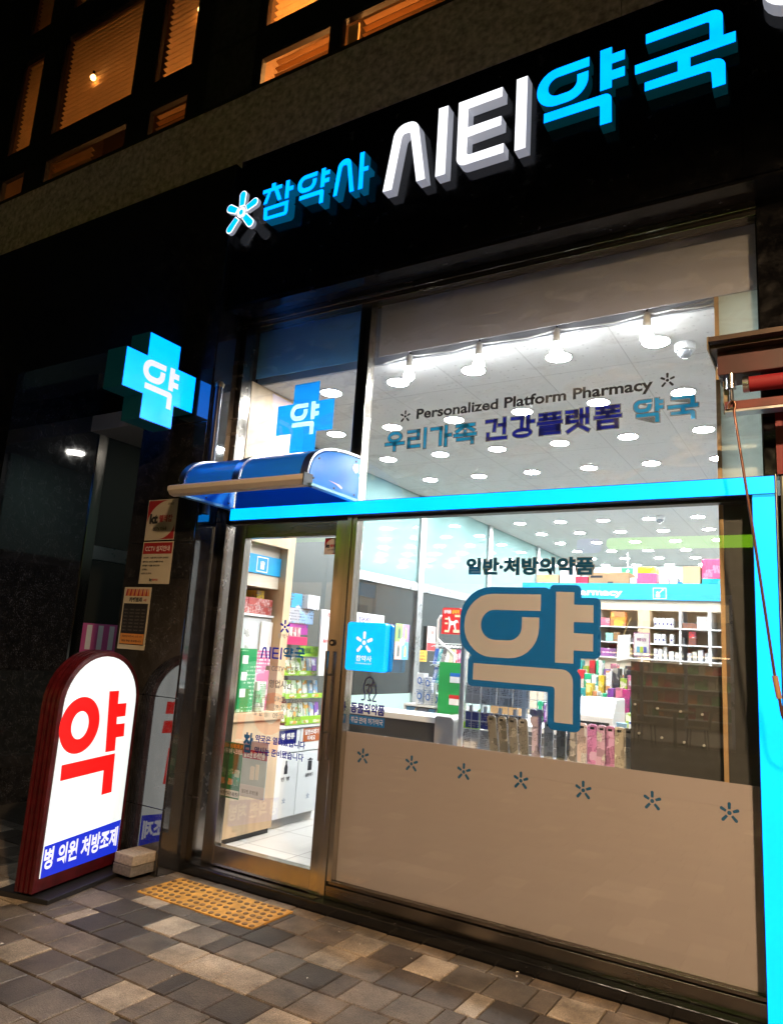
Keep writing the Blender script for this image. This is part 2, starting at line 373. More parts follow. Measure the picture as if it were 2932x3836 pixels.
YAK = [[[(-1.381,1.855),(-1.840,1.855,.172),(-1.832,1.500,.172),(-1.384,1.500,.172),(-1.388,1.729),(-1.487,1.729),(-1.487,1.597,.078),(-1.730,1.597,.082),(-1.734,1.764,.082),(-1.381,1.764)]],
       [[(-1.296,1.871),(-1.196,1.870),(-1.196,1.803),(-1.092,1.802),(-1.092,1.711),(-1.196,1.711),(-1.196,1.653),(-1.092,1.652),(-1.092,1.561),(-1.195,1.562),(-1.195,1.493),(-1.295,1.493)]],
       [[(-1.769,1.462),(-1.197,1.460,.062),(-1.193,1.184),(-1.293,1.185),(-1.294,1.367,.016),(-1.769,1.370)]]]
YAKO = [[(-1.872,1.893,.185),(-1.355,1.893,.02),(-1.332,1.884),(-1.330,1.908,.03),(-1.159,1.908,.03),(-1.157,1.841),(-1.054,1.840,.03),(-1.053,1.697),(-1.061,1.682),(-1.053,1.664),(-1.053,1.526,.03),(-1.156,1.523),(-1.158,1.474),(-1.177,1.459),(-1.155,1.430),(-1.153,1.146,.03),(-1.328,1.147,.03),(-1.331,1.338),(-1.802,1.334,.03),(-1.805,1.490,.03),(-1.782,1.503),(-1.860,1.565,.12)]]
YAKALL = [L for P in YAK for L in P]
def yak_parts(box): return [remap(P, box, YAKALL) for P in YAK]
def word_parts(parts, box):
    allp = [L for P in parts for L in P]
    return [remap(P, box, allp) for P in parts]
def flower(cx, cz, s, k=1., grow=0.):
    """five rounded petals round a disc: s = half height"""
    out = []
    for a, L in ((90, 1.0), (22, .95), (152, .95), (-48, 1.05), (-131, 1.05)):
        c, d = math.cos(R(a)), math.sin(R(a)); w = .155 * s + grow; i, o = .34 * s - grow, L * s + grow
        P = lambda u, v: (cx + u * c - v * d, cz + u * d + v * c)
        pts = [P(i, -w * .8), P(o - w, -w)] + [P(o - w + w * math.cos(R(t)), w * math.sin(R(t))) for t in range(-75, 76, 25)] + [P(o - w, w), P(i, w * .8)]
        out.append(pts)
    out.append([(cx + (.2 * s + grow) * math.cos(R(t)), cz + (.2 * s + grow) * math.sin(R(t))) for t in range(0, 360, 24)])
    return out
def decal_flower(cx, cz, s, at, mat, parent, name='flower_decal', pl='y'):
    mb = MB()
    for L in flower(cx, cz, s):
        mb.add(onplane([(p[0], p[1], 0) for p in L], pl, at), [tuple(range(len(L)))])
    return mb.build(name, mat, parent)

# ------------------------------------------------------------------ ground
def pavement():
    mb_v, mb_f, cols = [], [], []
    rng = random.Random(5)
    DK = [(.040, .031, .024), (.058, .045, .035), (.082, .064, .050)]; MD = [(.125, .102, .080), (.15, .12, .092), (.105, .09, .074)]
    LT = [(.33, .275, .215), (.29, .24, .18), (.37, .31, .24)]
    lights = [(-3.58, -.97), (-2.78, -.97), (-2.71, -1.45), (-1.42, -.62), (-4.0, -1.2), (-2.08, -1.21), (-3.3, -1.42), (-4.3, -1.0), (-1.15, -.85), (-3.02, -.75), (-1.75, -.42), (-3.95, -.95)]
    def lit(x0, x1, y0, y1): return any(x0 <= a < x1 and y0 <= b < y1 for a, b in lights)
    def paver(x0, x1, y0, y1, c, h):
        g, bv = .0034, .005
        x0 += g; x1 -= g; y0 += g; y1 -= g
        o = len(mb_v); tl = [rng.uniform(-.0012, .0012) for _ in range(4)]
        q = [(x0, y0), (x1, y0), (x1, y1), (x0, y1)]; p = [(x0 + bv, y0 + bv), (x1 - bv, y0 + bv), (x1 - bv, y1 - bv), (x0 + bv, y1 - bv)]
        mb_v.extend([(a, b, -.02) for a, b in q]); mb_v.extend([(a, b, h - bv * .8) for a, b in q]); mb_v.extend([(a, b, h + t) for (a, b), t in zip(p, tl)])
        fs = [(8, 9, 10, 11)]
        for i in range(4):
            j = (i + 1) % 4; fs += [(i, j, 4 + j, 4 + i), (4 + i, 4 + j, 8 + j, 8 + i)]
        for q2 in fs: mb_f.append(tuple(k + o for k in q2)); cols.append(c)
    y = -.125; rows = [.105] + [.225] * 24
    for ri, d in enumerate(rows):
        y0 = y - d; x = -9.5 + rng.uniform(0, .2)
        while x < 2.2:
            w = rng.choice((.205, .205, .205, .215, .205, .105)) if ri else rng.choice((.205, .205, .21))
            x1 = x + w
            if not (y0 > -.58 and y < -.12 and ri and x1 > -3.63 and x < -2.71 and False):
                t = rng.random()
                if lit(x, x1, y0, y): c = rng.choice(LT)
                elif ri == 0: c = rng.choice(MD + [(.15, .12, .085), (.2, .155, .11)])
                else: c = rng.choice(LT) if t < .085 else (rng.choice(DK) if t < .42 else rng.choice(MD))
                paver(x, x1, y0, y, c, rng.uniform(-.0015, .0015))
            x = x1
        y = y0
    me = bpy.data.meshes.new('pavement'); me.from_pydata(mb_v, [], mb_f)
    at = me.color_attributes.new('paver_colour', 'FLOAT_COLOR', 'CORNER')
    k = 0
    for p, c in zip(me.polygons, cols):
        for _ in p.vertices: at.data[k].color = c4(c); k += 1
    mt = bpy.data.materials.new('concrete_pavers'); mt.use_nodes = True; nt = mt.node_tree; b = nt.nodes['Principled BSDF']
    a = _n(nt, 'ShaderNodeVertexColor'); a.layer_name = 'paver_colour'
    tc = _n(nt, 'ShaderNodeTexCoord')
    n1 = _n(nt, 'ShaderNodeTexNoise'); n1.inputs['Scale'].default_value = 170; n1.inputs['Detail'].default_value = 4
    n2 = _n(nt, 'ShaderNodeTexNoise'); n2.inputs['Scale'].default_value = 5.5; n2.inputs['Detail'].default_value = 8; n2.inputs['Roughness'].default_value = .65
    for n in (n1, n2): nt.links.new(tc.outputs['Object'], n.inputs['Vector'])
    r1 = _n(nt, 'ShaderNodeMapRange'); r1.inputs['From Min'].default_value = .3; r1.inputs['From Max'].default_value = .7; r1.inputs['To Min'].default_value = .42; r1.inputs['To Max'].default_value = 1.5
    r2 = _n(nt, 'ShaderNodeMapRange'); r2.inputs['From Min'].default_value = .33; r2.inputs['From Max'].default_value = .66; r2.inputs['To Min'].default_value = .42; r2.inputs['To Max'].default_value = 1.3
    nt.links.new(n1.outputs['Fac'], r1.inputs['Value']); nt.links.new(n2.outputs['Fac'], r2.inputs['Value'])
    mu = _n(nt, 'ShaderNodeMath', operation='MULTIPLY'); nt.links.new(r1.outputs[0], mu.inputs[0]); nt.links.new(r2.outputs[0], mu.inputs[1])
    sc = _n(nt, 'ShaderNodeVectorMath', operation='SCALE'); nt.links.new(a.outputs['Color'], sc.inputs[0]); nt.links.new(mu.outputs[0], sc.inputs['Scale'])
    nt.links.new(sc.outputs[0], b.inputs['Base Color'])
    b.inputs['Roughness'].default_value = .5
    bp = _n(nt, 'ShaderNodeBump'); bp.inputs['Strength'].default_value = .8; bp.inputs['Distance'].default_value = .006
    nt.links.new(n1.outputs['Fac'], bp.inputs['Height']); nt.links.new(bp.outputs[0], b.inputs['Normal'])
    me.materials.append(mt)
    o = bpy.data.objects.new('pavement', me); COL.objects.link(o); o['kind'] = 'structure'
pavement()
MB().box(-60, -60, -.3, 60, 40, -.012).build('ground', M('dark_joint_sand', (.028, .024, .018), .9, var=.4, scale=30), kind='structure')
MB().box(-60, -11.2, -.25, 60, -5.7, .004).build('road', M('asphalt', (.045, .045, .046), .7, var=.3, scale=40, bump=.2), kind='structure')

# tactile paving in front of the door
t = thing('tactile_paving', 'yellow tactile paving strip with round bumps laid before the glass door', 'tactile paving', (-3.17, -.39, 0))
YEL = M('yellow_tactile', (.50, .26, .045), .6, var=.38, scale=14, bump=.1)
YELD = M('worn_tactile_stud', (.16, .085, .03), .6, var=.5, scale=40)
for k in range(3):
    x0 = -3.625 + k * .3; mb = MB().box(x0, -.565, -.01, x0 + .298, -.215, .006)
    for j in range(6):
        for i in range(6 - j % 2):
            mb.lathe((x0 + .025 + i * .0497 + (.025 if j % 2 else 0), -.538 + j * .0595, .005), [(.017, 0), (.016, .004), (.012, .0058), (.006, .0064)], 12, mi=1)
    mb.build('tile', [YEL, YELD], t)
# litter flecks
mb = MB(); rg = random.Random(3)
for i in range(26):
    x, yy = rg.uniform(-4.4, -.9), rg.uniform(-1.9, -.12); s = rg.uniform(.004, .011); a = rg.uniform(0, 3)
    c, d = s * math.cos(a), s * math.sin(a)
    mb.add([(x - c, yy - d, .004), (x + d * .5, yy - c * .5, .006), (x + c, yy + d, .005), (x - d * .5, yy + c * .5, .008)], [(0, 1, 2, 3)])
mb.build('litter', M('paper_scrap', (.6, .58, .54), .8), kind='stuff')

# ------------------------------------------------------------------ building
B = thing('building', 'dark polished granite building with lit blinds upstairs and pharmacy on the ground floor', 'building', (-3.2, 0, 0))
def bp(name, mat, *boxes, bevel=0., par=None):
    mb = MB()
    for b in boxes: mb.box(*b)
    return mb.build(name, mat, par or B, bevel=bevel)
bp('entrance_wall', GRAN, (-11, -.31, -.02, -6.22, .60, 3.906), (-11, -.31, 3.914, -6.222, .6, 5.07))
bp('lintel', GRAN, (-6.218, -.31, 3.742, -4.432, .5, 3.906), (-6.218, -.31, 3.914, -4.432, .5, 5.07))
bp('entrance_ceiling', M('pale_soffit', (.4, .4, .39), .6), (-6.22, .502, 3.44, -4.45, 2.6, 3.6))
LOB = M('pale_lobby_wall', (.06, .07, .068), .35)
bp('lobby_wall', LOB, (-4.452, .165, .0, -4.36, 2.6, 3.44))
bp('entrance_back_wall', LOB, (-6.4, 2.6, 0, -4.45, 2.75, 3.44))
bp('pier', GRAN, *[(-4.43, -.31, a, -3.762, .16, b) for a, b in ((-.02, .40), (.404, 1.10), (1.104, 2.15), (2.154, 3.02), (3.024, 5.07))], bevel=.002)
bp('reveal', GRANR, (-3.7615, -.30, -.02, -3.752, .05, .62), (-3.7615, -.30, .623, -3.752, .05, 1.9), (-3.7615, -.30, 1.903, -3.752, .05, 3.882))
bp('fascia', GRANF, (-3.758, -.253, 3.93, -2.2, .1, 5.118), (-2.197, -.253, 3.93, -.3, .1, 5.118), (-.297, -.253, 3.93, 4, .1, 5.118), (-3.758, -.262, 3.905, 4, .1, 3.926), (-3.75, -.246, 3.885, 4, .1, 3.902))
bp('granite_band', CONC, (-11, -.25, 5.075, -3.765, .1, 5.74), (-3.76, -.255, 5.122, -.9, .1, 5.74), (-.894, -.255, 5.122, 4, .1, 5.74))
bp('right_pier', GRANF, (-.263, -.06, 2.425, .9, .03, 3.884), (-.2, -.055, -.02, .9, .03, 2.42))
bp('curb', GRANF, (-3.75, -.118, -.02, -.2, .04, .052), bevel=.004)
# upper storeys: wall of strips round the openings
cols = [(-7.22, -6.80), (-6.48, -5.26), (-4.99, -4.49), (-3.70, -3.00), (-2.93, -1.95)]
rows = [(5.767, 6.036), (6.30, 7.45), (7.75, 8.9)]
BW = M('black_wall_cladding', (.010, .010, .011), .5, var=.5, scale=30)
mb = MB(); zs = 5.741
for (z0, z1) in rows:
    mb.box(-11, -.1, zs, 4, -.05, z0)
    xs = -11
    for (a, b) in cols: mb.box(xs, -.1, z0 + .0005, a, -.05, z1 - .0005); xs = b
    mb.box(xs, -.1, z0 + .0005, 4, -.05, z1 - .0005)
    zs = z1
mb.box(-11, -.1, zs, 4, -.05, 12)
mb.build('upper_wall', BW, B)
bp('stone_panel', M('dim_stone_panel', (.035, .035, .036), .5, var=.5, scale=22), (-4.27, -.112, 5.77, -3.75, -.102, 6.26), (-4.27, -.112, 6.29, -3.75, -.102, 7.36))
bp('roof', BW, (-11, .12, 11.8, 4, 12, 12))
# upper rooms
UR = M('tan_room_wall', (.13, .075, .035), .8)
bp('upper_room', UR, (-8.2, 1.6, 5.742, -1.4, 1.7, 9.2), (-8.2, .02, 5.742, -1.4, 1.59, 5.755), (-8.2, .02, 9.1, -1.4, 1.59, 9.2), (-8.3, .02, 5.742, -8.2, 1.7, 9.2), (-4.05, .02, 5.757, -4.0, 1.59, 9.09), (-1.4, .02, 5.742, -1.3, 1.7, 9.2))
BL = M('wooden_blind_slat', (.50, .30, .13), .5, var=.12, scale=6)
names = ['far left', 'wide left', 'narrow middle', 'right', 'rightmost']
for r, (z0, z1) in enumerate(rows):
    for c, (a, b) in enumerate(cols):
        o = bp('window', BLACKM, (a, -.095, z0, a + .022, -.05, z1), (b - .022, -.095, z0, b, -.05, z1), (a + .022, -.094, z0, b - .022, -.05, z0 + .02), (a + .022, -.094, z1 - .02, b - .022, -.05, z1))
        bp('pane', GLASS, (a + .022, -.085, z0 + .02, b - .022, -.081, z1 - .02), par=o)
        mb = MB(); rg = random.Random(c * 7 + r)
        bot = z0 + (.0 if c in (0, 1) and r == 1 else .09 if r == 0 else .05)
        if r == 0 and c == 0: bot = z1
        pitch_ = .055 if c < 2 else .062
        x0, x1 = a + (.10 if c == 3 and r == 0 else .03), b - .03
        if r == 0 and c == 1: x1 = a + .62
        if c == 4: x0 = a + .16
        zz = z1 - .02
        while zz > bot + .02:
            y0_ = -.03; d1, d2 = (.036, -.012) if c < 2 else (.040, -.006)
            mb.add([(x0, y0_, zz), (x1, y0_, zz + rg.uniform(-.001, .001)), (x1, y0_ + d1, zz + d2), (x0, y0_ + d1, zz + d2), (x0, y0_, zz - .003), (x1, y0_, zz - .003), (x1, y0_ + d1, zz + d2 - .003), (x0, y0_ + d1, zz + d2 - .003)],
                   [(0, 1, 2, 3), (7, 6, 5, 4), (0, 4, 5, 1), (3, 2, 6, 7), (0, 3, 7, 4), (1, 5, 6, 2)])
            zz -= pitch_
        if mb.v: mb.build('blind', BL, o)
        if r == 0 and c == 4: bp('curtain', BL, (a + .03, -.03, z0 + .03, a + .12, -.01, z1 - .02), par=o)
for i, (x, yy, z, w, br) in enumerate([(-5.97, -.205, 6.80, .6, 1), (-4.53, -.205, 6.90, 2.2, 1), (-4.8, .35, 5.95, 34, 0), (-7.0, .5, 5.95, 18, 0), (-6.1, .4, 5.95, 14, 0), (-3.35, .45, 5.95, 170, 0), (-2.5, .45, 5.95, 200, 0), (-3.25, .6, 6.75, 50, 0)]):
    lab = ['warm bulb glowing behind the wide upper left blind', 'warm bulb glowing behind the narrow upper blind', 'warm lamp low behind the narrow lower blind', 'warm lamp behind the far left lower window', 'warm lamp behind the short lower left blind', 'warm lamp behind the bright right lower blind', 'warm lamp behind the bright rightmost blind', 'warm lamp behind the cut-off top right window'][i]
    th = thing('light_bulb', lab, 'light bulb', (x, yy, z))
    MB().lathe((x, yy, z), [(.008, -.03), (.022, -.018), (.028, 0), (.022, .018), (.013, .03)], 14).build('glass_bulb', E_WARM, th, smooth=True)
    MB().cyl((x, yy, z + .029), (x, yy, z + .07), .013).build('socket', BLACKM, th)
    l = bpy.data.lights.new('bulb_glow', 'POINT'); l.energy = w; l.color = (1., .43, .12); l.shadow_soft_size = .04
    lo = bpy.data.objects.new('bulb_glow', l); COL.objects.link(lo); lo.parent = th; lo.location = (0, .012 if br else .0, -.045)

for o_ in B.children:
    if o_.name.split('.')[0] in ('upper_wall', 'stone_panel', 'window', 'upper_room'): o_.location.y = -.15
# entrance recess beside the pier
t = thing('entrance_door', 'dark glass entrance door with steel jamb inside the recess beside the pier', 'door', (-6.22, 1.2, 0))
MB().box(-6.27, .602, 0, -6.205, .71, 3.44).build('jamb', STEEL, t, bevel=.003)
MB().box(-6.27, .712, 0, -6.23, 2.58, 2.2).build('lower_pane', SMOKEG, t)
MB().box(-6.265, .712, 2.204, -6.222, 2.58, 2.335).build('transom', ALU, t)
MB().box(-6.27, .712, 2.339, -6.23, 2.58, 3.44).build('upper_pane', SMOKEG, t)
t = thing('window_sticker', 'pink and white striped sticker on the dark entrance glass', 'sticker', (-6.228, .9, 1.22))
MB().box(-6.2295, .72, 1.2, -6.2275, 1.30, 1.58).build('sheet', M('pink_vinyl', (.62, .12, .34), .5), t)
for k in range(4):
    MB().box(-6.2272, .775 + k * .13, 1.33, -6.2262, .835 + k * .13, 1.565).build('stripe', WHT, t)
t = tag(MB().lathe((-5.3, 1.0, 3.425), [(.075, 0), (.09, .004), (.09, .014)], 24).build('downlight', EM('entrance_downlight', (1., .97, .9), 60.)), 'round downlight in the entrance recess ceiling left of the pier', 'downlight')

# ------------------------------------------------------------------ shopfront
t = thing('shopfront_frame', 'brushed steel frame with mullions holding the tall pharmacy windows', 'window frame', (-2, 0, 0))
def sp(name, mat, *boxes, bevel=.002):
    mb = MB()
    for b in boxes: mb.box(*b)
    return mb.build(name, mat, t, bevel=bevel)
sp('head', STEELD, (-3.75, -.07, 3.845, -.264, .03, 3.884), (-3.70, -.05, 3.815, -.264, .03, 3.843))
sp('jamb', STEELD, (-3.750, -.075, .052, -3.70, .03, 2.33), (-3.750, -.075, 2.335, -3.70, .03, 3.843))
sp('mullion', STEEL, (-2.687, -.05, 2.42, -2.60, .03, 3.813))
sp('mullion', STEEL, (-2.668, -.055, .052, -2.634, .03, 2.33), (-2.632, -.045, .15, -2.597, .03, 2.33))
sp('transom', BLACKM, (-3.70, -.04, 2.315, -.264, .03, 2.42))
sp('sill', STEELD, (-2.63, -.05, .054, -.2, .03, .128), (-2.63, -.035, .131, -.2, .03, .150))
sp('right_jamb', BLACKM, (-.272, -.03, 2.42, -.264, .03, 3.813), (-.31, -.03, .15, -.3, .03, 2.315))
# windows with their films and lettering
w1 = thing('shop_window', 'tall upper window over the turquoise band with bilingual lettering', 'window', (-1.45, 0, 2.42))
MB().box(-2.60, -.003, 2.42, -.27, .003, 3.815).build('pane', GLASSU, w1)
for body, x0, x1, z0, z1, m_, bo in (('Personalized Platform Pharmacy', -2.236, -.788, 2.936, 3.027, BLKT, .012),):
    txt(body, x0 + .004, z0 + .004, x1 - .004, z1 - .004, .0062, GREYT, w1, 'lettering_outline', bold=.034); txt(body, x0 + .004, z0 + .004, x1 - .004, z1 - .004, .0055, m_, w1, 'lettering', bold=bo)
for k_, P in enumerate(yak_parts((-.888, 2.775, -.735, 2.908))):
    shp(P, .0066 + k_ * .0004, GREYT, w1, 'lettering_outline', offset=.006); shp(P, .0055, TEALT, w1, 'lettering')
gp = remap(GUK[0], (-.712, 2.772, -.563, 2.905))
shp(gp, .0066, GREYT, w1, 'lettering_outline', offset=.006); shp(gp, .0055, TEALT, w1, 'lettering')
for x, z in ((-2.318, 2.985), (-.713, 3.0)): decal_flower(x, z, .042, .0055, BLKT, w1)
def block(strokes, box, at, mat, name, th):
    x0, z0, x1, z1 = box; sx, sz = (x1 - x0) / 10, (z1 - z0) / 10; mb = MB(); k = 0
    for st in strokes:
        if st[0] == 'o':
            _, cx, cz, rx, rz = st; n = 28; cx, cz, rx, rz = x0 + cx * sx, z0 + cz * sz, rx * sx, rz * sz
            A = [(cx + (rx + d) * math.cos(2 * math.pi * i / n), at - k * .00003, cz + (rz + d) * math.sin(2 * math.pi * i / n)) for d in (th / 2, -th / 2) for i in range(n)]
            mb.add(A, [(i, (i + 1) % n, n + (i + 1) % n, n + i) for i in range(n)]); k += 1; continue
        P = [Vector((x0 + a * sx, z0 + b * sz)) for a, b in st]
        for p, q in zip(P, P[1:]):
            d = (q - p).normalized(); nn = Vector((-d.y, d.x)) * th / 2; e = d * th / 2
            mb.add([(v.x, at - k * .00003, v.y) for v in (p - e + nn, q + e + nn, q + e - nn, p - e - nn)], [(0, 1, 2, 3)]); k += 1
    return mb.build(name, mat, w1)
BK = {'우': [('o', 5, 7.2, 3.2, 2.2), [(.4, 3.6), (9.6, 3.6)], [(5, 3.6), (5, .3)]], '리': [[(.3, 9.2), (5.4, 9.2), (5.4, 5.4), (.6, 5.4), (.6, 1.2), (6, 1.2)], [(9, 9.8), (9, .2)]],
      '가': [[(.3, 9.2), (4.9, 9.2), (4.9, .8)], [(7.6, 9.8), (7.6, .2)], [(7.6, 5.2), (9.8, 5.2)]], '족': [[(1, 9.3), (9, 9.3)], [(5, 9.1), (1, 6.4)], [(5, 9.1), (9, 6.4)], [(5, 6.2), (5, 4.6)], [(.2, 4.4), (9.8, 4.4)], [(1.5, 2.2), (8.6, 2.2), (8.6, .2)]],
      '건': [[(.6, 9.2), (4.6, 9.2), (4.1, 4.6)], [(6.4, 6.9), (8.8, 6.9)], [(8.8, 9.8), (8.8, 3.0)], [(1.2, 3.0), (1.2, .6), (9.4, .6)]], '강': [[(.4, 9.2), (4.8, 9.2), (4.6, 4.6)], [(7.5, 9.8), (7.5, 4.4)], [(7.5, 7), (9.8, 7)], ('o', 5, 1.9, 3.7, 1.5)],
      '플': [[(.8, 9.4), (9.2, 9.4)], [(3, 9.4), (3, 7.2)], [(7, 9.4), (7, 7.2)], [(.8, 7.2), (9.2, 7.2)], [(.2, 5.3), (9.8, 5.3)], [(1.2, 3.6), (8.8, 3.6), (8.8, 2.1), (1.2, 2.1), (1.2, .5), (9.1, .5)]],
      '랫': [[(.3, 9.2), (4.2, 9.2), (4.2, 7), (.6, 7), (.6, 4.7), (4.6, 4.7)], [(6.3, 9.6), (6.3, 3.7)], [(6.3, 6.7), (8.8, 6.7)], [(8.8, 9.8), (8.8, 3.7)], [(5, 3.0), (1, .3)], [(5, 3.0), (9, .3)]],
      '폼': [[(.8, 9.4), (9.2, 9.4)], [(3, 9.4), (3, 7.3)], [(7, 9.4), (7, 7.3)], [(.8, 7.3), (9.2, 7.3)], [(5, 6.8), (5, 5.4)], [(.2, 5.2), (9.8, 5.2)], [(1.5, 3.2), (8.5, 3.2), (8.5, .5), (1.5, .5), (1.5, 3.2)]]}
for wd, xa, xb, za, zb, m_ in (('우리가족', -2.455, -1.818, 2.765, 2.888, TEALT), ('건강플랫폼', -1.752, -.958, 2.768, 2.896, NAVYT)):
    n_ = len(wd); g_ = .028; cw = (xb - xa - g_ * (n_ - 1)) / n_
    for i, chh in enumerate(wd):
        bxx = (xa + i * (cw + g_), za, xa + i * (cw + g_) + cw, zb)
        block(BK[chh], bxx, .0076, GREYT, 'lettering_outline', .030); block(BK[chh], bxx, .0062, m_, 'lettering', .0185)
w2 = thing('shop_window', 'small upper window with a blue cross decal above the canopy', 'window', (-3.2, 0, 2.42))
MB().box(-3.70, -.003, 2.42, -2.687, .003, 3.815).build('pane', GLASSU, w2)
crx = [(-3.255, 3.33), (-3.03, 3.33), (-3.03, 3.185), (-2.893, 3.185), (-2.893, 2.962), (-3.03, 2.962), (-3.03, 2.82), (-3.255, 2.82), (-3.255, 2.962), (-3.393, 2.962), (-3.393, 3.185), (-3.255, 3.185)]
yk = yak_parts((-3.275, 2.945, -3.02, 3.185))
shp([crx] + [L for P in yk for L in P], .0065, CROSSF, w2, 'cross_decal')
for P in yk: shp(P, .0052, CROSSY, w2, 'lettering')
w3 = thing('shop_window', 'large lower window with frosted base and big outlined letter decal', 'window', (-1.45, 0, .15))
MB().box(-2.597, -.003, .15, -.31, .003, 2.33).build('pane', GLASS, w3)
MB().box(-2.597, .0075, .15, -.31, .0105, 1.0).build('frosted_film', FILM, w3)
for x in (-2.468, -2.133, -1.801, -1.468, -1.135, -.799, -.459): decal_flower(x, .868, .047, .0062, DECB, w3)
shp(YAKO, .0068, DECB, w3, 'decal_outline')
for P in YAK: shp(P, .0056, FILMD, w3, 'lettering')
txt('일반·처방의약품', -1.834, 1.966, -1.096, 2.056, .0064, M('solid_grey_outline', (.40, .39, .38), .5), w3, 'lettering_outline', bold=.062)
txt('일반·처방의약품', -1.834, 1.966, -1.096, 2.056, .0056, DECB, w3, 'lettering', bold=.035)
# dog and cat line drawing with its caption
def cat(pts, n=6):
    out = []
    for i in range(len(pts) - 1):
        p0, p1, p2, p3 = [Vector(pts[max(0, min(len(pts) - 1, k))]) for k in (i - 1, i, i + 1, i + 2)]
        for k in range(n):
            u = k / n; out.append(.5 * ((2 * p1) + (p2 - p0) * u + (2 * p0 - 5 * p1 + 4 * p2 - p3) * u * u + (3 * p1 - p0 - 3 * p2 + p3) * u ** 3))
    return out + [Vector(pts[-1])]
def line2d(mb, pts, w, at, z=0):
    P = cat([(a, b) for a, b in pts]); 
    for p, q in zip(P, P[1:]):
        d = q - p
        if d.length < 1e-6: continue
        d.normalize(); n = Vector((-d.y, d.x)) * w / 2; e = d * w * .3
        mb.add([(v.x, at, v.y) for v in (p - e + n, q + e + n, q + e - n, p - e - n)], [(0, 1, 2, 3)])
def D2(x, y): return (-2.577 + (x - 1070) * .000905, 1.19 + (1420 - y) * .00074)
for w_, at_, mt_ in ((.0095, .0066, GREYT), (.0055, .0056, NAVYT)):
    mb = MB()
    line2d(mb, [D2(1150, 1412), D2(1172, 1405), D2(1172, 1360), D2(1160, 1315), D2(1168, 1270), D2(1180, 1240), D2(1205, 1226), D2(1228, 1240), D2(1232, 1262), D2(1215, 1290), D2(1190, 1285), D2(1180, 1300)], w_, at_)
    line2d(mb, [D2(1232, 1258), D2(1245, 1270), D2(1225, 1282), D2(1205, 1300), D2(1200, 1330)], w_, at_)
    line2d(mb, [D2(1265, 1414), D2(1240, 1412), D2(1250, 1380), D2(1262, 1350), D2(1255, 1310), D2(1260, 1285), D2(1240, 1296), D2(1222, 1290), D2(1218, 1312), D2(1230, 1328), D2(1210, 1362), D2(1212, 1395), D2(1225, 1412), D2(1200, 1412)], w_, at_)
    line2d(mb, [D2(1185, 1330), D2(1205, 1350), D2(1212, 1372)], w_, at_)
    mb.build('animal_decal', mt_, w3)
txt('동물의약품', -2.578, 1.116, -2.338, 1.174, .0064, GREYT, w3, 'lettering_outline', bold=.06)
txt('동물의약품', -2.578, 1.116, -2.338, 1.174, .0056, NAVYT, w3, 'lettering', bold=.03)
MB().box(-2.583, .006, 1.046, -2.331, .0065, 1.101).build('caption_band', TEALT, w3)
txt('취급·판매 허가약국', -2.572, 1.056, -2.342, 1.092, .0052, WHT, w3, bold=.01)

# glass door
d = thing('glass_door', 'steel framed glass door with pharmacy opening hours lettered on it', 'door', (-3.15, 0, .06))
def dp(name, mat, *boxes, bevel=.002, par=None):
    mb = MB()
    for b in boxes: mb.box(*b)
    return mb.build(name, mat, par or d, bevel=bevel)
fr = dp('frame', STEEL, (-3.64, -.045, .06, -3.535, .02, 2.31), (-2.755, -.045, .06, -2.672, .02, 2.31))
dp('top_rail', STEELD, (-3.533, -.042, 2.215, -2.757, .02, 2.31)); dp('bottom_rail', STEEL, (-3.533, -.042, .065, -2.757, .02, .186))
dp('pane', GLASSD, (-3.535, -.003, .186, -2.755, .003, 2.215), bevel=0)
hd = MB().tube([(-2.722, -.085, 1.474), (-2.720, -.085, .818)], .0125, 14).build('handle', STEEL, d, smooth=True)
for z in (1.33, .985): MB().cyl((-2.721, -.083, z), (-2.715, -.044, z), .008, 10).build('bracket', BLACKM, hd)
lk = MB().cyl((-2.714, -.056, 1.527), (-2.714, -.044, 1.527), .02, 20).build('lock', BLACKM, d); MB().cyl((-2.714, -.058, 1.527), (-2.714, -.0565, 1.527), .010, 16).build('cylinder', STEEL, lk)
dp('threshold', STEELD, (-3.70, -.10, .0525, -2.67, .05, .058), bevel=0)
def dl(body, x0, z0, x1, z1, m_=NAVYT, bo=.02): return txt(body, x0, z0, x1, z1, -.0045, m_, d, bold=bo)
GREYD = M('grey_door_lettering', (.20, .20, .22), .5); SILV = M('pale_door_lettering', (.42, .42, .43), .5)
decal_flower(-3.143, 1.612, .047, -.0045, NAVYT, d)
txt('참약사', -3.195, 1.535, -3.095, 1.568, -.0045, SILV, d, bold=.015)
word = [SI[0], SI[1], TI[0], TI[1]]
for P in word_parts(word, (-3.328, 1.396, -3.148, 1.476)): shp(P, -.0045, NAVYT, d, 'lettering')
for P in yak_parts((-3.138, 1.398, -3.055, 1.478)): shp(P, -.0045, DECB, d, 'lettering')
shp(remap(GUK[0], (-3.042, 1.402, -2.96, 1.482)), -.0045, DECB, d, 'lettering')
dl('CCTV 촬영중', -3.225, 1.318, -3.0, 1.358, GREYD, .008); MB().box(-3.275, -.0047, 1.322, -3.24, -.0043, 1.352).build('camera_symbol', SILV, d)
dl('영업시간', -3.232, 1.213, -3.04, 1.264, GREYD, .015)
for k, (a, b) in enumerate((('평  일', '09:00 - 21:00'), ('공휴일', '09:00 - 20:00'), ('토 요 일', '09:00 - 14:00'))):
    z = 1.128 - k * .053
    dl(a, -3.342, z, -3.225, z + .034, SILV, .005); dl(b, -3.178, z, -2.95, z + .033, SILV, .005)
dl('참', -3.405, .785, -3.33, .905, DECB, .03)
dl('약국은 열려있습니다', -3.306, .858, -2.897, .903, NAVYT, .025); dl('약사는 준비됐습니다', -3.306, .783, -2.903, .828, NAVYT, .025)
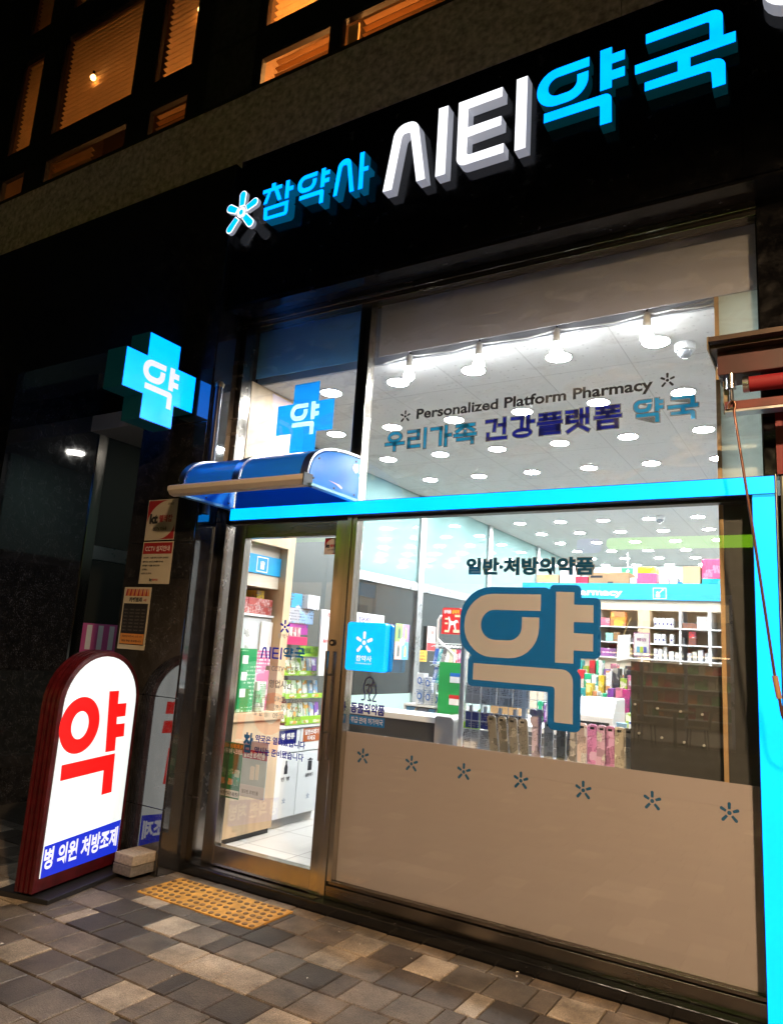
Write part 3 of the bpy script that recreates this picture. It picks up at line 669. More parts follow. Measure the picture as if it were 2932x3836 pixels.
def kt_sticker(par, x0, z0, x1, z1, at, small=False):
    w, h = x1 - x0, z1 - z0
    MB().box(x0, at, z0, x1, at + .0015, z1).build('sheet', KTW, par)
    # red corners outside a leaf shape
    tl = [(x0 + .02 * w, z1 - .02 * h), (x0 + .75 * w, z1 - .02 * h)] + [(x0 + .75 * w - .73 * w * math.sin(R(a)), z1 - .02 * h - .62 * h * (1 - math.cos(R(a)))) for a in range(10, 91, 10)]
    br = [(x1 - .02 * w, z0 + .02 * h), (x1 - .55 * w, z0 + .02 * h)] + [(x1 - .55 * w + .53 * w * math.sin(R(a)), z0 + .02 * h + .42 * h * (1 - math.cos(R(a)))) for a in range(10, 91, 10)]
    for q in (tl, br):
        MB().add([(p[0], at - .0012, p[1]) for p in q], [tuple(range(len(q)))]).build('red_corner', KTR, par)
    txt('kt', x0 + .13 * w, z0 + .42 * h, x0 + .38 * w, z0 + .64 * h, at - .0025, BLKT, par, bold=.05)
    txt('텔레캅', x0 + .45 * w, z0 + .44 * h, x0 + .88 * w, z0 + .61 * h, at - .0025, KTR, par, bold=.03)
    txt('CCTV 작동중', x0 + .27 * w, z0 + .23 * h, x0 + .73 * w, z0 + .32 * h, at - .0025, BLKT, par, bold=.02)
    txt('국민보안', x0 + .68 * w, z1 - .15 * h, x0 + .88 * w, z1 - .09 * h, at - .0025, BLKT, par, bold=.02)
KTW = M('cream_sticker', (.52, .46, .36), .5); KTR = M('red_sticker', (.32, .012, .02), .5)
t = thing('window_sticker', 'small red and white alarm sticker in the top corner of the glass door', 'sticker', (-2.81, -.006, 2.09))
kt_sticker(t, -2.868, 2.094, -2.758, 2.203, -.007)
t = thing('notice', 'square red and cream alarm notice, topmost of three on the pier', 'notice', (-4.17, -.252, 2.17))
kt_sticker(t, -4.260, 2.171, -3.957, 2.467, -.3125)
t = thing('notice', 'cream notice with red heading, middle of three on the pier', 'notice', (-4.17, -.252, 1.87))
MB().box(-4.325, -.2545, 1.866, -4.017, -.2515, 2.168).build('sheet', KTW, t); MB().box(-4.318, -.2552, 2.08, -4.024, -.2547, 2.16).build('heading', KTR, t)
txt('CCTV 설치안내', -4.295, 2.098, -4.047, 2.138, -.2562, WHT, t, bold=.005)
for k, s in enumerate(('▸설치목적 : 시설물 관리, 도난방지, 화재예방', '▸촬영시간 : 24시간 연속촬영 및 녹화', '▸촬영범위 : 시설물 내부 및 외부', '▸관리책임 :', '▸담당자 및 연락처 :')):
    txt(s, -4.308, 2.045 - k * .028, -4.308 + (.262, .21, .18, .06, .11)[k], 2.058 - k * .028, -.256, BLKT, t, bold=.03, res=1)
txt('kt', -4.215, 1.885, -4.19, 1.905, -.256, BLKT, t, bold=.05); txt('텔레캅', -4.185, 1.887, -4.13, 1.902, -.256, KTR, t, bold=.03)
t.location += Vector((.0635, -.0585, -.008))
t = thing('notice', 'tall cafe menu poster with striped awning drawing, lowest of three on the pier', 'notice', (-4.31, -.252, 1.4))
MB().box(-4.462 + .02, -.2545, 1.40, -4.162, -.2515, 1.838).build('sheet', KTW, t)
MB().box(-4.428, -.2552, 1.432, -4.176, -.2547, 1.722).build('menu_panel', BLKT, t)
OR_ = M('orange_print', (.55, .22, .06), .5)
MB().box(-4.424, -.2558, 1.438, -4.18, -.2553, 1.51).build('footer', OR_, t)
mb = MB()
for k in range(12):
    x = -4.425 + k * .0208; mb.add([(x + .012 - k * .0004, -.2552, 1.825), (x + .03 - k * .0012, -.2552, 1.825), (x + .0208, -.2552, 1.775), (x, -.2552, 1.775)], [(0, 1, 2, 3)], k % 2)
mb.build('awning_drawing', [KTR, OR_], t)
txt('카페트리', -4.375, 1.732, -4.245, 1.765, -.256, BLKT, t, bold=.05); txt('4층', -4.225, 1.738, -4.195, 1.757, -.256, KTR, t, bold=.02)
GL = M('grey_print', (.22, .21, .19), .5)
for k in range(7):
    for j, wd in enumerate(('아메리카노', '카페라떼', '바닐라라떼', '카페모카')):
        txt(wd, -4.415 + j * .06, 1.672 - k * .024, -4.415 + j * .06 + .042, 1.684 - k * .024, -.2558, GL, t, res=1)
for k, s in enumerate(('영업시간 오전 9시 - 오후 10시', '배달 주문 환영합니다')): txt(s, -4.405, 1.484 - k * .032, -4.2, 1.498 - k * .032, -.2564, BLKT, t, bold=.02, res=1)

t.location += Vector((.042, -.0585, -.005))

# ------------------------------------------------------------------ lit signs
sg = thing('shop_sign', 'row of lit white and cyan channel letters across the black fascia', 'shop sign', (-2, -.255, 4.4))
def letter(loops, face, side, nm='letter', y0=-.258, y1=-.330):
    o = shp(loops, (y0 + y1) / 2, side, sg, nm, ext=(y0 - y1) / 2)
    vs, fs = shape2d(loops, 0, -.002)
    MB().add(onplane(vs, 'y', y1 - .0025), fs).build('letter_face', face, o)
ORG_ = ORG
for P in CHAM + yak_parts((-3.115, 4.471, -2.834, 4.741)) + SA: letter(P, E_CYAN, S_CYAN)
for P in SI + TI: letter(P, E_WHITE, S_WHITE)
for P in yak_parts((-1.362, 4.389, -.856, 4.866)) + [GUK[0]]: letter(P, E_CYAN, S_CYANB)
# flower emblem
fl = MB(); ins = MB()
rim = MB()
for L in flower(-3.622, 4.601, .168, grow=.008): fl.prism(L, 1, -.3125, -.342); rim.prism(L, 1, -.3422, -.3440)
o = fl.build('emblem', S_WHITE, sg); rim.build('emblem_rim', E_WHITE, o)
fw = flower(-3.622, 4.601, .168, grow=.0005); fw[-1] = [(-3.622 + .019 * math.cos(R(t)), 4.601 + .022 * math.sin(R(t))) for t in range(0, 360, 24)]
for L in fw: ins.prism(L, 1, -.3445, -.347)
ins.build('emblem_face', E_CYAN, o)

# round-headed double-sided light box on the pavement
t = thing('standing_sign', 'arched light box on the pavement with a red letter and blue band', 'standing sign', (-3.99, -.74, 0))
MAR = M('maroon_enamel', (.06, .004, .006), .35, var=.35, scale=18)
def arch(g, z0=.045): 
    return [(-1.045 - g, z0), (-.435 + g, z0)] + [(-.74 + (.305 + g) * math.cos(R(a)), 1.055 + (.305 + g) * math.sin(R(a))) for a in range(0, 181, 9)]
bd = MB().prism(arch(.012), 0, -4.028, -3.902).build('body', MAR, t, bevel=.004)
for k, x in enumerate((-4.017, -3.983, -3.948, -3.914)):
    mb = MB(); a_, b_ = arch(.026), arch(.006); n = len(a_)
    mb.add([(x - .011, p[0], p[1]) for p in a_] + [(x + .011, p[0], p[1]) for p in a_] + [(x - .011, p[0], p[1]) for p in b_] + [(x + .011, p[0], p[1]) for p in b_],
           [q for i in range(1, n) for j in ((i + 1) % n,) for q in ((j, i, n + i, n + j), (i, j, 2 * n + j, 2 * n + i), (n + j, n + i, 3 * n + i, 3 * n + j))])
    mb.build('rib', MAR, bd, bevel=0)
fa = MB().prism(arch(-.008, .118), 0, -3.9018, -3.8965).build('face', E_SIGNW, t)
MB().prism([(-1.035, .118), (-.445, .118), (-.445, .312), (-1.035, .288)], 0, -3.8962, -3.8955).build('blue_band', E_BLUE, fa)
txt('병 의원 처방조제', -1.025, .162, -.462, .272, -3.8945, E_BTXT, fa, pl='x', bold=.035)
ring = [[(-.898 + .153 * math.cos(R(a)), .943 + .166 * math.sin(R(a))) for a in range(0, 360, 8)], [(-.898 + .066 * math.cos(R(a)), .943 + .082 * math.sin(R(a))) for a in range(0, 360, 8)]]
SYA = [(-.693, 1.135), (-.609, 1.136), (-.604, 1.053), (-.527, 1.054), (-.523, .971), (-.598, .969), (-.594, .925), (-.520, .925), (-.513, .842), (-.583, .841), (-.578, .759), (-.661, .758)]
SGI = [(-.996, .724), (-.573, .742), (-.561, .502), (-.647, .499), (-.655, .648), (-.991, .635)]
for L in (ring, [SYA], [SGI]): shp(L, -3.8955, E_RED, fa, 'lettering', pl='x')
fa2 = MB().prism(arch(-.008, .118), 0, -4.0335, -4.0282).build('face', E_SIGNW, t)
MB().box(-4.17, -1.06, .0, -3.80, -.41, .028).build('base_plate', BLACKM, t, bevel=.004)
t.scale = (1, 1.11, 1); t.rotation_euler = (0, 0, R(13))
pv = Vector((-3.9, -1.035, 0)); d_ = Vector(t.location) - pv; t.location = pv + Matrix.Rotation(R(13), 3, 'Z') @ Vector((d_.x, d_.y * 1.11, 0))
# paver blocks weighing the base down
for k, (lab, z0, dx, mt_) in enumerate((('lower of two concrete paver blocks weighing down the light box base', .0285, 0, M('grey_block', (.13, .115, .10), .85, var=.3, scale=60, bump=.3)), ('upper sandy concrete paver block stacked beside the light box', .0915, .006, M('sandy_block', (.30, .25, .19), .85, var=.25, scale=60, bump=.3)))):
    mb = MB().box(-3.955 + dx, -.49, z0, -3.785 + dx, -.25, z0 + .062)
    o = mb.build('paver_block', mt_, bevel=.008); tag(o, lab, 'paver block', 'paver blocks on the sign base')

# cross sign projecting from the pier
t = thing('cross_sign', 'cyan cross light box with white letter projecting from the granite pier', 'cross sign', (-4.0, -.64, 2.9))
a0, a1, b0, b1 = -.947, -.331, -.777, -.502; z0, z1, y0, y1 = 2.914, 3.527, 3.083, 3.357
CR = [(b0, z1), (b1, z1), (b1, y1), (a1, y1), (a1, y0), (b1, y0), (b1, z0), (b0, z0), (b0, y0), (a0, y0), (a0, y1), (b0, y1)]
S_GRN = M('dark_green_return', (.006, .05, .048), .3, emit=(.0, .06, .07), es=.12)
vs, fs = shape2d([CR], .092)
bd = MB().add(onplane(vs, 'x', -3.996), fs).build('body', S_GRN, t)
for x_, nm in ((-3.9015, 'face'), (-4.0905, 'face')):
    vs, fs = shape2d([CR], 0, -.004)
    fo = MB().add([(x_, p[0], p[1]) for p in vs], fs).build(nm, E_CROSS, t)
    if x_ > -4: 
        for P in yak_parts((-.80, 3.045, -.487, 3.345)): shp(P, x_ + .002, E_BTXT, fo, 'lettering', pl='x')
MB().tube([(-4.0, -.335, 3.3), (-4.0, -.300, 3.3)], .02).build('bracket', BLACKM, t); MB().tube([(-4.0, -.335, 3.14), (-4.0, -.300, 3.14)], .02).build('bracket', BLACKM, t)

# square lit box sign beside the door
t = thing('box_sign', 'square cyan light box with white flower logo beside the door handle', 'light box', (-2.42, -.07, 1.37))
E_BOX = EM('cyan_box_light', (.0, .55, 1.3), 1.0); vary(E_BOX, .92, 1.08, 9.)
def rr(x0, z0, x1, z1, r): return fillet([(x0, z0, r), (x1, z0, r), (x1, z1, r), (x0, z1, r)])
MB().prism(rr(-2.553, 1.371, -2.281, 1.658, .018), 1, -.13, -.075).build('face', E_BOX, t, bevel=.004)
MB().prism(rr(-2.551, 1.374, -2.268, 1.654, .018), 1, -.073, -.045).build('back_panel', M('blue_acrylic_edge', (.005, .17, .45), .2, emit=(.0, .22, .62), es=.5), t, bevel=.004)
mb = MB()
for L in flower(-2.425, 1.537, .068): mb.add([(p[0], -.1312, p[1]) for p in L], [tuple(range(len(L)))])
mb.build('emblem', E_BTXT, t)
txt('참약사', -2.475, 1.428, -2.365, 1.462, -.1312, E_BTXT, t, bold=.02); txt('CHARMACIST', -2.478, 1.411, -2.362, 1.419, -.1312, E_BTXT, t)
MB().box(-2.48, -.044, 1.45, -2.36, -.004, 1.58).build('mount', BLACKM, t)

# turquoise light frame round the shopfront
t = thing('storefront_light', 'glowing turquoise band over the door and down the right edge', 'light frame', (-1.9, -.05, 0))
RIM = M('dark_blue_rim', (.006, .02, .06), .3)
hb = MB().box(-3.652, -.098, 2.331, -.218, -.03, 2.421).build('crossbar', RIM, t)
MB().box(-3.648, -.1015, 2.335, -.222, -.0985, 2.417).build('lens', E_BAND, hb)
ub = MB().box(-.320, -.098, .0, -.218, -.03, 2.326).build('upright', RIM, t)
MB().box(-.316, -.1015, .0, -.222, -.0985, 2.318).build('lens', E_BAND, ub)
MB().box(-.3158, -.1008, 2.3185, -.2222, -.0985, 2.3305).build('joint', M('dim_turquoise_joint', (.0, .2, .4), .3, emit=(.0, .42, .75), es=.8), ub)
MB().box(-.217, -.104, .0, -.2135, -.03, 2.424).build('edge_trim', ALU, t)

# canopy over the door
t = thing('door_canopy', 'curved translucent blue canopy with aluminium ribs over the glass door', 'canopy', (-3.15, -.3, 2.4))
BLUEP = bpy.data.materials.new('blue_polycarbonate'); BLUEP.use_nodes = True
nt = BLUEP.node_tree; nt.nodes.clear()
out = _n(nt, 'ShaderNodeOutputMaterial'); mx = _n(nt, 'ShaderNodeMixShader'); mx.inputs[0].default_value = .62
df = _n(nt, 'ShaderNodeBsdfPrincipled'); df.inputs['Base Color'].default_value = (.03, .36, 1., 1); df.inputs['Roughness'].default_value = .18
tl_ = _n(nt, 'ShaderNodeBsdfTranslucent'); tl_.inputs[0].default_value = (.04, .42, 1., 1)
tr_ = _n(nt, 'ShaderNodeBsdfTransparent'); tr_.inputs[0].default_value = (.03, .28, .90, 1)
ms = _n(nt, 'ShaderNodeMixShader'); ms.inputs[0].default_value = .4
nt.links.new(tl_.outputs[0], ms.inputs[1]); nt.links.new(tr_.outputs[0], ms.inputs[2])
nt.links.new(df.outputs[0], mx.inputs[2]); nt.links.new(ms.outputs[0], mx.inputs[1]); nt.links.new(mx.outputs[0], out.inputs[0])
prof = [(-.05, 2.712), (-.20, 2.705), (-.33, 2.688), (-.42, 2.663), (-.49, 2.628), (-.535, 2.585), (-.56, 2.53), (-.57, 2.45)]
def sheet(prof, x0, x1, th):
    mb = MB(); n = len(prof); P = [Vector(p) for p in prof]; vs = []
    for x in (x0, x1):
        for off in (0, -th):
            for i in range(n):
                d_ = (P[min(i + 1, n - 1)] - P[max(i - 1, 0)]).normalized(); q = P[i] + Vector((d_.y, -d_.x)) * off * -1
                vs.append((x, q.x, q.y))
    fs = []
    for i in range(n - 1):
        fs += [(i, i + 1, 2 * n + i + 1, 2 * n + i), (n + i + 1, n + i, 3 * n + i, 3 * n + i + 1), (i + 1, i, n + i, n + i + 1), (2 * n + i, 2 * n + i + 1, 3 * n + i + 1, 3 * n + i)]
    fs += [(0, 2 * n, 3 * n, n), (n - 1, 2 * n - 1, 4 * n - 1, 3 * n - 1)]
    return mb.add(vs, fs)
sh = [Vector(q) for q in cat(prof, 4)]; sh = [(q.x, q.y) for q in sh]
for a, b in ((-3.63, -3.20), (-3.14, -2.655)): sheet(sh, a, b, .005).build('roof_panel', BLUEP, t, smooth=True)
for x in (-3.655, -3.175, -2.632):
    sheet([(a, b + .004) for a, b in sh], x - .027, x + .027, .014).build('rib', ALU, t, smooth=True)
for x in (-2.606, -3.684):
    side = [(-.05, 2.43), (-.55, 2.43)] + [(a, b - .006) for a, b in sh[::-1]]
    e_ = MB().prism(side, 0, x, x + .006).build('end_panel', BLUEP, t)
    for (yy, zz) in ((-.10, 2.68), (-.10, 2.46), (-.49, 2.60), (-.53, 2.47), (-.32, 2.455)):
        MB().cyl((x + .006, yy, zz), (x + .010, yy, zz), .006, 8).build('rivet', BLACKM, e_)
    MB().box(x - .012, -.57, 2.415, x + .03, -.05, 2.432).build('bottom_rail', M('pale_blue_rail', (.2, .45, .6), .3, .3), t)
GUT = M('champagne_gutter', (.70, .61, .50), .45, 0., var=.05)
MB().prism([(-.565, 2.475), (-.605, 2.482), (-.625, 2.47), (-.625, 2.445), (-.60, 2.418), (-.56, 2.41)], 0, -3.725, -2.598).build('gutter', GUT, t, bevel=.004)
MB().box(-2.599, -.628, 2.408, -2.592, -.545, 2.485).build('gutter_cap', BLACKM, t)
MB().box(-3.65, -.062, 2.428, -2.61, -.056, 2.60).build('back_panel', filmmat('canopy_blue_glow_sheet', (.004, .13, .42), .5), t)  # added blue sheet standing in for blue light on the glass below the canopy
LBL = M('torn_label', (.75, .8, .85), .5)
mb = MB()
mb.prism(fillet([(-.12, 2.66, .01), (-.075, 2.668, .005), (-.068, 2.62, .01), (-.10, 2.60, .012), (-.14, 2.625, .01)]), 0, -2.5998, -2.5985)
mb.prism(fillet([(-.38, 2.492), (-.27, 2.49, .005), (-.23, 2.478, .004), (-.24, 2.466, .004), (-.30, 2.482, .01)]), 0, -2.5998, -2.5985)
mb.build('label_remnant', LBL, t)

# drain pipe
t = thing('drain_pipe', 'dark capped downpipe running down beside the pier above the canopy', 'pipe', (-3.745, -.20, 2.3))
MB().tube([(-3.715, -.275, 2.35), (-3.715, -.275, 3.28)], .028, 16).build('tube', M('dark_painted_pipe', (.02, .025, .05), .25), t, smooth=True)
MB().lathe((-3.715, -.275, 3.275), [(.033, 0), (.033, .03), (.024, .042)], 16).build('cap', BRONZE, t, smooth=True)
MB().box(-3.751, -.285, 2.9, -3.715, -.265, 2.92).build('bracket', BLACKM, t)

# ------------------------------------------------------------------ neighbour's awning at the right
REDP = M('faded_red_paint', (.12, .02, .018), .45, var=.25, scale=12)
REDD = M('dark_red_paint', (.045, .004, .004), .5, var=.3, scale=10)
REDC = M('red_awning_cloth', (.22, .006, .012), .7)
t = thing('folded_awning', 'retracted red awning cassette of the shop next door with its arm', 'awning', (.6, -.3, 2.7))
MB().prism([(-.36, 3.0), (-.40, 3.005), (-.40, 3.028), (-.33, 3.052), (-.12, 3.052), (-.12, 2.985), (-.36, 2.985)], 0, -.456, 3.0).build('top_rail', M('brown_rail', (.055, .033, .02), .45, .3, var=.2), t)
MB().box(-.43, -.31, 2.868, 3.0, -.14, 2.983).build('cassette', REDD, t, bevel=.004)
MB().prism([(-.40, 2.965), (-.40, 3.03), (-.36, 3.05), (-.13, 3.05), (-.13, 2.965)], 0, -.462, -.4565).build('end_cap', BRONZE, t)
MB().tube([(-.30, -.26, 2.825), (3.0, -.26, 2.825)], .037, 20).build('cloth_roll', REDC, t, smooth=True)
MB().cyl((-.327, -.26, 2.825), (-.302, -.26, 2.825), .040, 20).build('roll_end', ALU, t, smooth=True)
MB().box(-.405, -.29, 2.70, 3.0, -.22, 2.742).build('front_bar', M('rusty_red_bar', (.12, .018, .014), .5, var=.3, scale=15), t, bevel=.004)
MB().box(-.405, -.292, 2.688, 3.0, -.218, 2.699).build('drip_edge', ALU, t)
MB().prism([(-.412, 2.69), (-.375, 2.69), (-.375, 2.84), (-.41, 2.85)], 1, -.27, -.255).build('arm_bracket', BRONZE, t)
gb = MB().cyl((-.375, -.29, 2.80), (-.375, -.29, 2.872), .022, 16).build('gearbox', ALU, t, smooth=True)
MB().tube([(-.375, -.292, 2.80), (-.374, -.298, 2.745), (-.372, -.30, 2.735)], .009).build('eye_stem', BLACKM, gb)
MB().tube([(-.372 + .016 * math.cos(R(a)), -.30, 2.722 + .018 * math.sin(R(a))) for a in range(0, 361, 24)], .004, 8).build('eye_ring', STEEL, gb)
t = thing('crank_rod', 'brown steel awning crank rod hanging in front of the turquoise frame', 'crank rod', (-.3, -.3, 1.3))
MB().tube([(-.388, -.302, 2.70), (-.386, -.302, 2.722), (-.376, -.302, 2.738), (-.362, -.302, 2.735), (-.357, -.302, 2.715), (-.364, -.302, 2.69), (-.362, -.302, 2.66), (-.301, -.302, 2.13), (-.234, -.302, 1.494)], .0062, 10).build('shaft', M('brown_rod', (.16, .07, .045), .3, .6, var=.2), t, smooth=True)
MB().cyl((-.2345, -.302, 1.498), (-.220, -.302, 1.404), .0115, 14).build('grip', M('tan_grip', (.35, .2, .1), .4), t, smooth=True)
MB().tube([(-.220, -.302, 1.404), (-.212, -.302, 1.34), (-.200, -.302, 1.305), (-.17, -.302, 1.285), (-.13, -.302, 1.28)], .0062, 10).build('crank', M('brown_rod2', (.16, .07, .045), .3, .6), t, smooth=True)
t = thing('next_shop_sign', 'white lit round letter of the next shop sign at the upper right corner', 'shop sign', (-.1, -.3, 4.8))
MB().prism([(-.03 + .155 * math.cos(R(a)), 4.86 + .13 * math.sin(R(a))) for a in range(0, 360, 15)], 1, -.258, -.33).build('letter', S_WHITE, t); MB().prism([(-.03 + .152 * math.cos(R(a)), 4.86 + .127 * math.sin(R(a))) for a in range(0, 360, 15)], 1, -.3305, -.333).build('letter_face', E_WHITE, t)
t = thing('next_shop_wall', 'red panel and pale steel post of the next shop right of the turquoise frame', 'wall', (.3, -.06, 0))
MB().box(-.21, -.075, 2.43, .9, -.0605, 2.78).build('red_panel', M('red_panel', (.15, .004, .006), .4), t)
fp = MB().box(-.175, -.09, 2.60, .05, -.077, 2.70).build('flange_plate', REDP, t)
for zz in (2.61, 2.635, 2.66, 2.685): MB().cyl((-.168, -.093, zz), (-.168, -.0905, zz), .004, 8).build('bolt_hole', BLACKM, fp)
MB().box(-.198, -.09, .0, -.02, -.0605, 2.42).build('steel_post', ALU, t, bevel=.01)

# ------------------------------------------------------------------ shop interior: shell
def struct(name, mat, *boxes):
    mb = MB()
    for b in boxes: mb.box(*b)
    return mb.build(name, mat, kind='structure')
def tiles(name, col, sx, sy, seam, dots=0., rough=.6, seamw=.006):
    mt = bpy.data.materials.new(name); mt.use_nodes = True; nt = mt.node_tree; b = nt.nodes['Principled BSDF']
    tc = _n(nt, 'ShaderNodeTexCoord'); br = _n(nt, 'ShaderNodeTexBrick'); br.offset = 0
    br.inputs['Color1'].default_value = c4(col); br.inputs['Color2'].default_value = c4([x * .96 for x in col]); br.inputs['Mortar'].default_value = c4(seam)
    br.inputs['Scale'].default_value = 1; br.inputs['Brick Width'].default_value = sx; br.inputs['Row Height'].default_value = sy; br.inputs['Mortar Size'].default_value = seamw
    mp = _n(nt, 'ShaderNodeMapping'); mp.inputs['Location'].default_value = (.3, .17, 0); nt.links.new(tc.outputs['Object'], mp.inputs[0]); nt.links.new(mp.outputs[0], br.inputs['Vector'])
    last = br.outputs['Color']
    if dots:
        vo = _n(nt, 'ShaderNodeTexVoronoi'); vo.inputs['Scale'].default_value = 17; vo.inputs['Randomness'].default_value = .35; nt.links.new(tc.outputs['Object'], vo.inputs['Vector'])
        lt = _n(nt, 'ShaderNodeMath', operation='LESS_THAN'); lt.inputs[1].default_value = .13; nt.links.new(vo.outputs['Distance'], lt.inputs[0])
        mx = _n(nt, 'ShaderNodeMix', data_type='RGBA'); mx.inputs['B'].default_value = c4([x * dots for x in col]); nt.links.new(lt.outputs[0], mx.inputs['Factor']); nt.links.new(last, mx.inputs['A']); last = mx.outputs['Result']
    nt.links.new(last, b.inputs['Base Color']); b.inputs['Roughness'].default_value = rough
    return mt
struct('shop_floor', tiles('beige_floor_tile', (.60, .57, .54), .45, .45, (.22, .19, .16), rough=.35, seamw=.004), (-4.6, .05, -.05, .62, 11, .10))
struct('shop_ceiling', tiles('perforated_ceiling', (.90, .90, .90), .607, .93, (.66, .66, .66), dots=.68, seamw=.004), (-4.6, .19, 3.45, .62, 11, 3.55))
struct('ceiling_bulkhead', M('grey_bulkhead', (.42, .43, .46), .6), (-4.45, .17, 3.452, .62, .188, 3.88))
struct('back_wall', M('pale_back_wall', (.55, .60, .60), .6), (-4.6, 10.9, .1, .62, 11.05, 3.45))
struct('right_wall', M('dark_right_wall', (.20, .19, .18), .6), (.5, .1, .1, .62, 11, 3.45))  # dark tone stands in for product shelves along this wall
t = thing('left_partition', 'long glass partition with teal frosted top, steel rail and dark lower panes', 'partition', (-4.45, 5, .1))
MB().box(-4.48, .75, 2.345, -4.43, 10.9, 3.448).build('frosted_pane', TEALG, t)
MB().box(-4.47, .75, 2.245, -4.405, 10.9, 2.342).build('rail', ALU, t, bevel=.004)
MB().box(-4.48, .75, 1.02, -4.43, 10.9, 2.243).build('dark_pane', DARKG, t)
MB().box(-4.48, .75, .1, -4.425, 10.9, 1.015).build('frosted_panel', M('pale_frosted_panel', (.36, .49, .47), .15), t)
for y in (1.94, 4.03, 6.12, 8.21, 10.3):
    MB().box(-4.46, y, .1, -4.395, y + .13, 3.447).build('mullion', ALU, t, bevel=.004)

# recessed ceiling lights in a regular grid
cols_ = [-.26 - .607 * k for k in range(7)]
dl0 = None
DLAB = 'round recessed downlight glowing in the white grid ceiling of the pharmacy'
for j in range(12):
    for i, x in enumerate(cols_):
        y = .49 + .93 * j
        if dl0 is None:
            dl0 = thing('downlight', DLAB, 'downlight', (x, y, 3.45), 'downlights in the pharmacy ceiling grid')
            MB().lathe((x, y, 3.449), [(.092, 0), (.094, -.006), (.080, -.008), (.078, -.004)], 28).build('trim_ring', WHITE, dl0, smooth=True)
            MB().lathe((x, y, 3.4425), [(.079, 0), (.078, -.002)], 28).build('diffuser', E_DOWN, dl0)
        else: dup(dl0, (x, y, 3.45))

# roller blinds at the head of the upper windows
BLDB = filmmat('blue_lit_blind_tint', (.34, .66, .92), .5)  # blue light from the cross sign is put into this cloth colour
BLD = filmmat('grey_blind_cloth', (.74, .72, .76), .5)
for (a, b, lab) in ((-3.705, -2.69, 'short roller blind, tinted for the blue glow of the cross sign, drawn a little way down the small upper window'), (-2.60, -.27, 'long grey roller blind drawn a little way down the wide upper window')):
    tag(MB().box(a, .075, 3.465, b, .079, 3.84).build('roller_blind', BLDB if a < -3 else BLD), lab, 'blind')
# string of bare bulbs
t = thing('bulb_string', 'white cable with hanging bare bulbs strung along the top of the wide window', 'string lights', (-1.6, .14, 3.45))
CAB = M('white_cable', (.75, .75, .73), .5)
bx = (-2.39, -1.88, -1.37, -.845)
pts = [(-2.6, .14, 3.44)] + [p for a in bx for p in ((a - .18, .14, 3.447), (a - .05, .14, 3.46), (a, .14, 3.468), (a + .05, .14, 3.46))] + [(-.66, .14, 3.47), (-.54, .14, 3.478), (-.50, .14, 3.485), (-.485, .14, 3.47), (-.51, .14, 3.455), (-.58, .14, 3.45), (-.70, .14, 3.462)]
MB().tube(cat3 := [Vector(p) for p in pts], .0055, 8).build('cable', CAB, t, smooth=True)
for a in bx:
    so = MB().lathe((a, .14, 3.40), [(.02, -.02), (.026, 0), (.021, .03), (.018, .065), (.010, .075)], 16).build('lamp_holder', CAB, t, smooth=True)
    MB().lathe((a, .14, 3.315), [(.006, -.026), (.024, -.022), (.036, -.006), (.038, .006), (.033, .022), (.024, .045), (.021, .066)], 20).build('bulb', E_BULB, so, smooth=True)
    MB().cyl((a, .14, 3.47), (a, .14, 3.505), .006, 8).build('hook', BLACKM, so)
def dome(x, y, z, r, lab):
    t = thing('dome_camera', lab, 'security camera', (x, y, z))
    MB().lathe((x, y, z), [(r * 1.05, 0), (r * 1.05, -.012), (r, -r * .75), (r * .8, -r * .85)], 24).build('housing', WHITEG, t, smooth=True)
    MB().lathe((x, y, z - r * .84), [(r * .78, 0), (r * .74, -r * .3), (r * .55, -r * .55), (r * .25, -r * .7), (.002, -r * .73)], 24).build('dome', M('grey_dome', (.25, .26, .28), .08), t, smooth=True)
dome(-.72, .60, 3.45, .058, 'white dome camera on the ceiling near the last bare bulb')
dome(-1.92, 5.95, 3.45, .06, 'small dome camera far back on the pharmacy ceiling')
t = tag(MB().box(-2.02, 1.15, 3.40, -1.93, 1.25, 3.449).build('smoke_detector', WHITEG, bevel=.008), 'small white square detector on the ceiling near the second bulb', 'detector')
t = thing('exit_sign', 'small green emergency exit sign hanging at the back of the pharmacy', 'exit sign', (-3.06, 9, 3.0))
MB().box(-3.16, 9, 3.02, -2.97, 9.03, 3.16).build('case', EM('green_exit_light', (.02, .5, .16), 1.2), t)
MB().prism([(-3.09, 3.045), (-3.06, 3.08), (-3.05, 3.04), (-3.03, 3.045), (-3.045, 3.09), (-3.02, 3.11), (-3.05, 3.14), (-3.08, 3.11)], 1, 8.995, 8.999).build('running_figure', E_BTXT, t)
MB().tube([(-3.06, 9.015, 3.16), (-3.06, 9.015, 3.449)], .008).build('rod', ALU, t)

# boards just inside the right edge of the windows
t = thing('inner_board', 'pale wall board with raw wood edge standing inside the right end of the windows', 'board', (-.35, .05, .1))
MB().box(-.482, .045, .1, -.462, .11, 3.447).build('wood_edge', WOODE, t)
MB().box(-.461, .05, 2.36, -.2, .07, 3.447).build('upper_board', filmmat('translucent_board', (.72, .78, .75), .6), t)
MB().box(-.461, .05, .1, -.2, .07, 2.355).build('lower_board', DGREY, t)
t = thing('peg_display', 'dark back panel of a shelf display standing against the lower window', 'display panel', (-.7, .12, .1))
MB().box(-.922, .10, .1, -.4825, .125, 1.525).build('panel', DGREY, t)
PEG = M('white_peg', (.5, .5, .5), .4)
for k, (x, z) in enumerate([(-.88, 1.17), (-.77, 1.16), (-.665, 1.15), (-.575, 1.145), (-.90, 1.31), (-.79, 1.30), (-.68, 1.295), (-.58, 1.29)]):
    MB().cyl((x, .086, z), (x, .0995, z), .006, 10).build('peg', PEG, t, smooth=True)

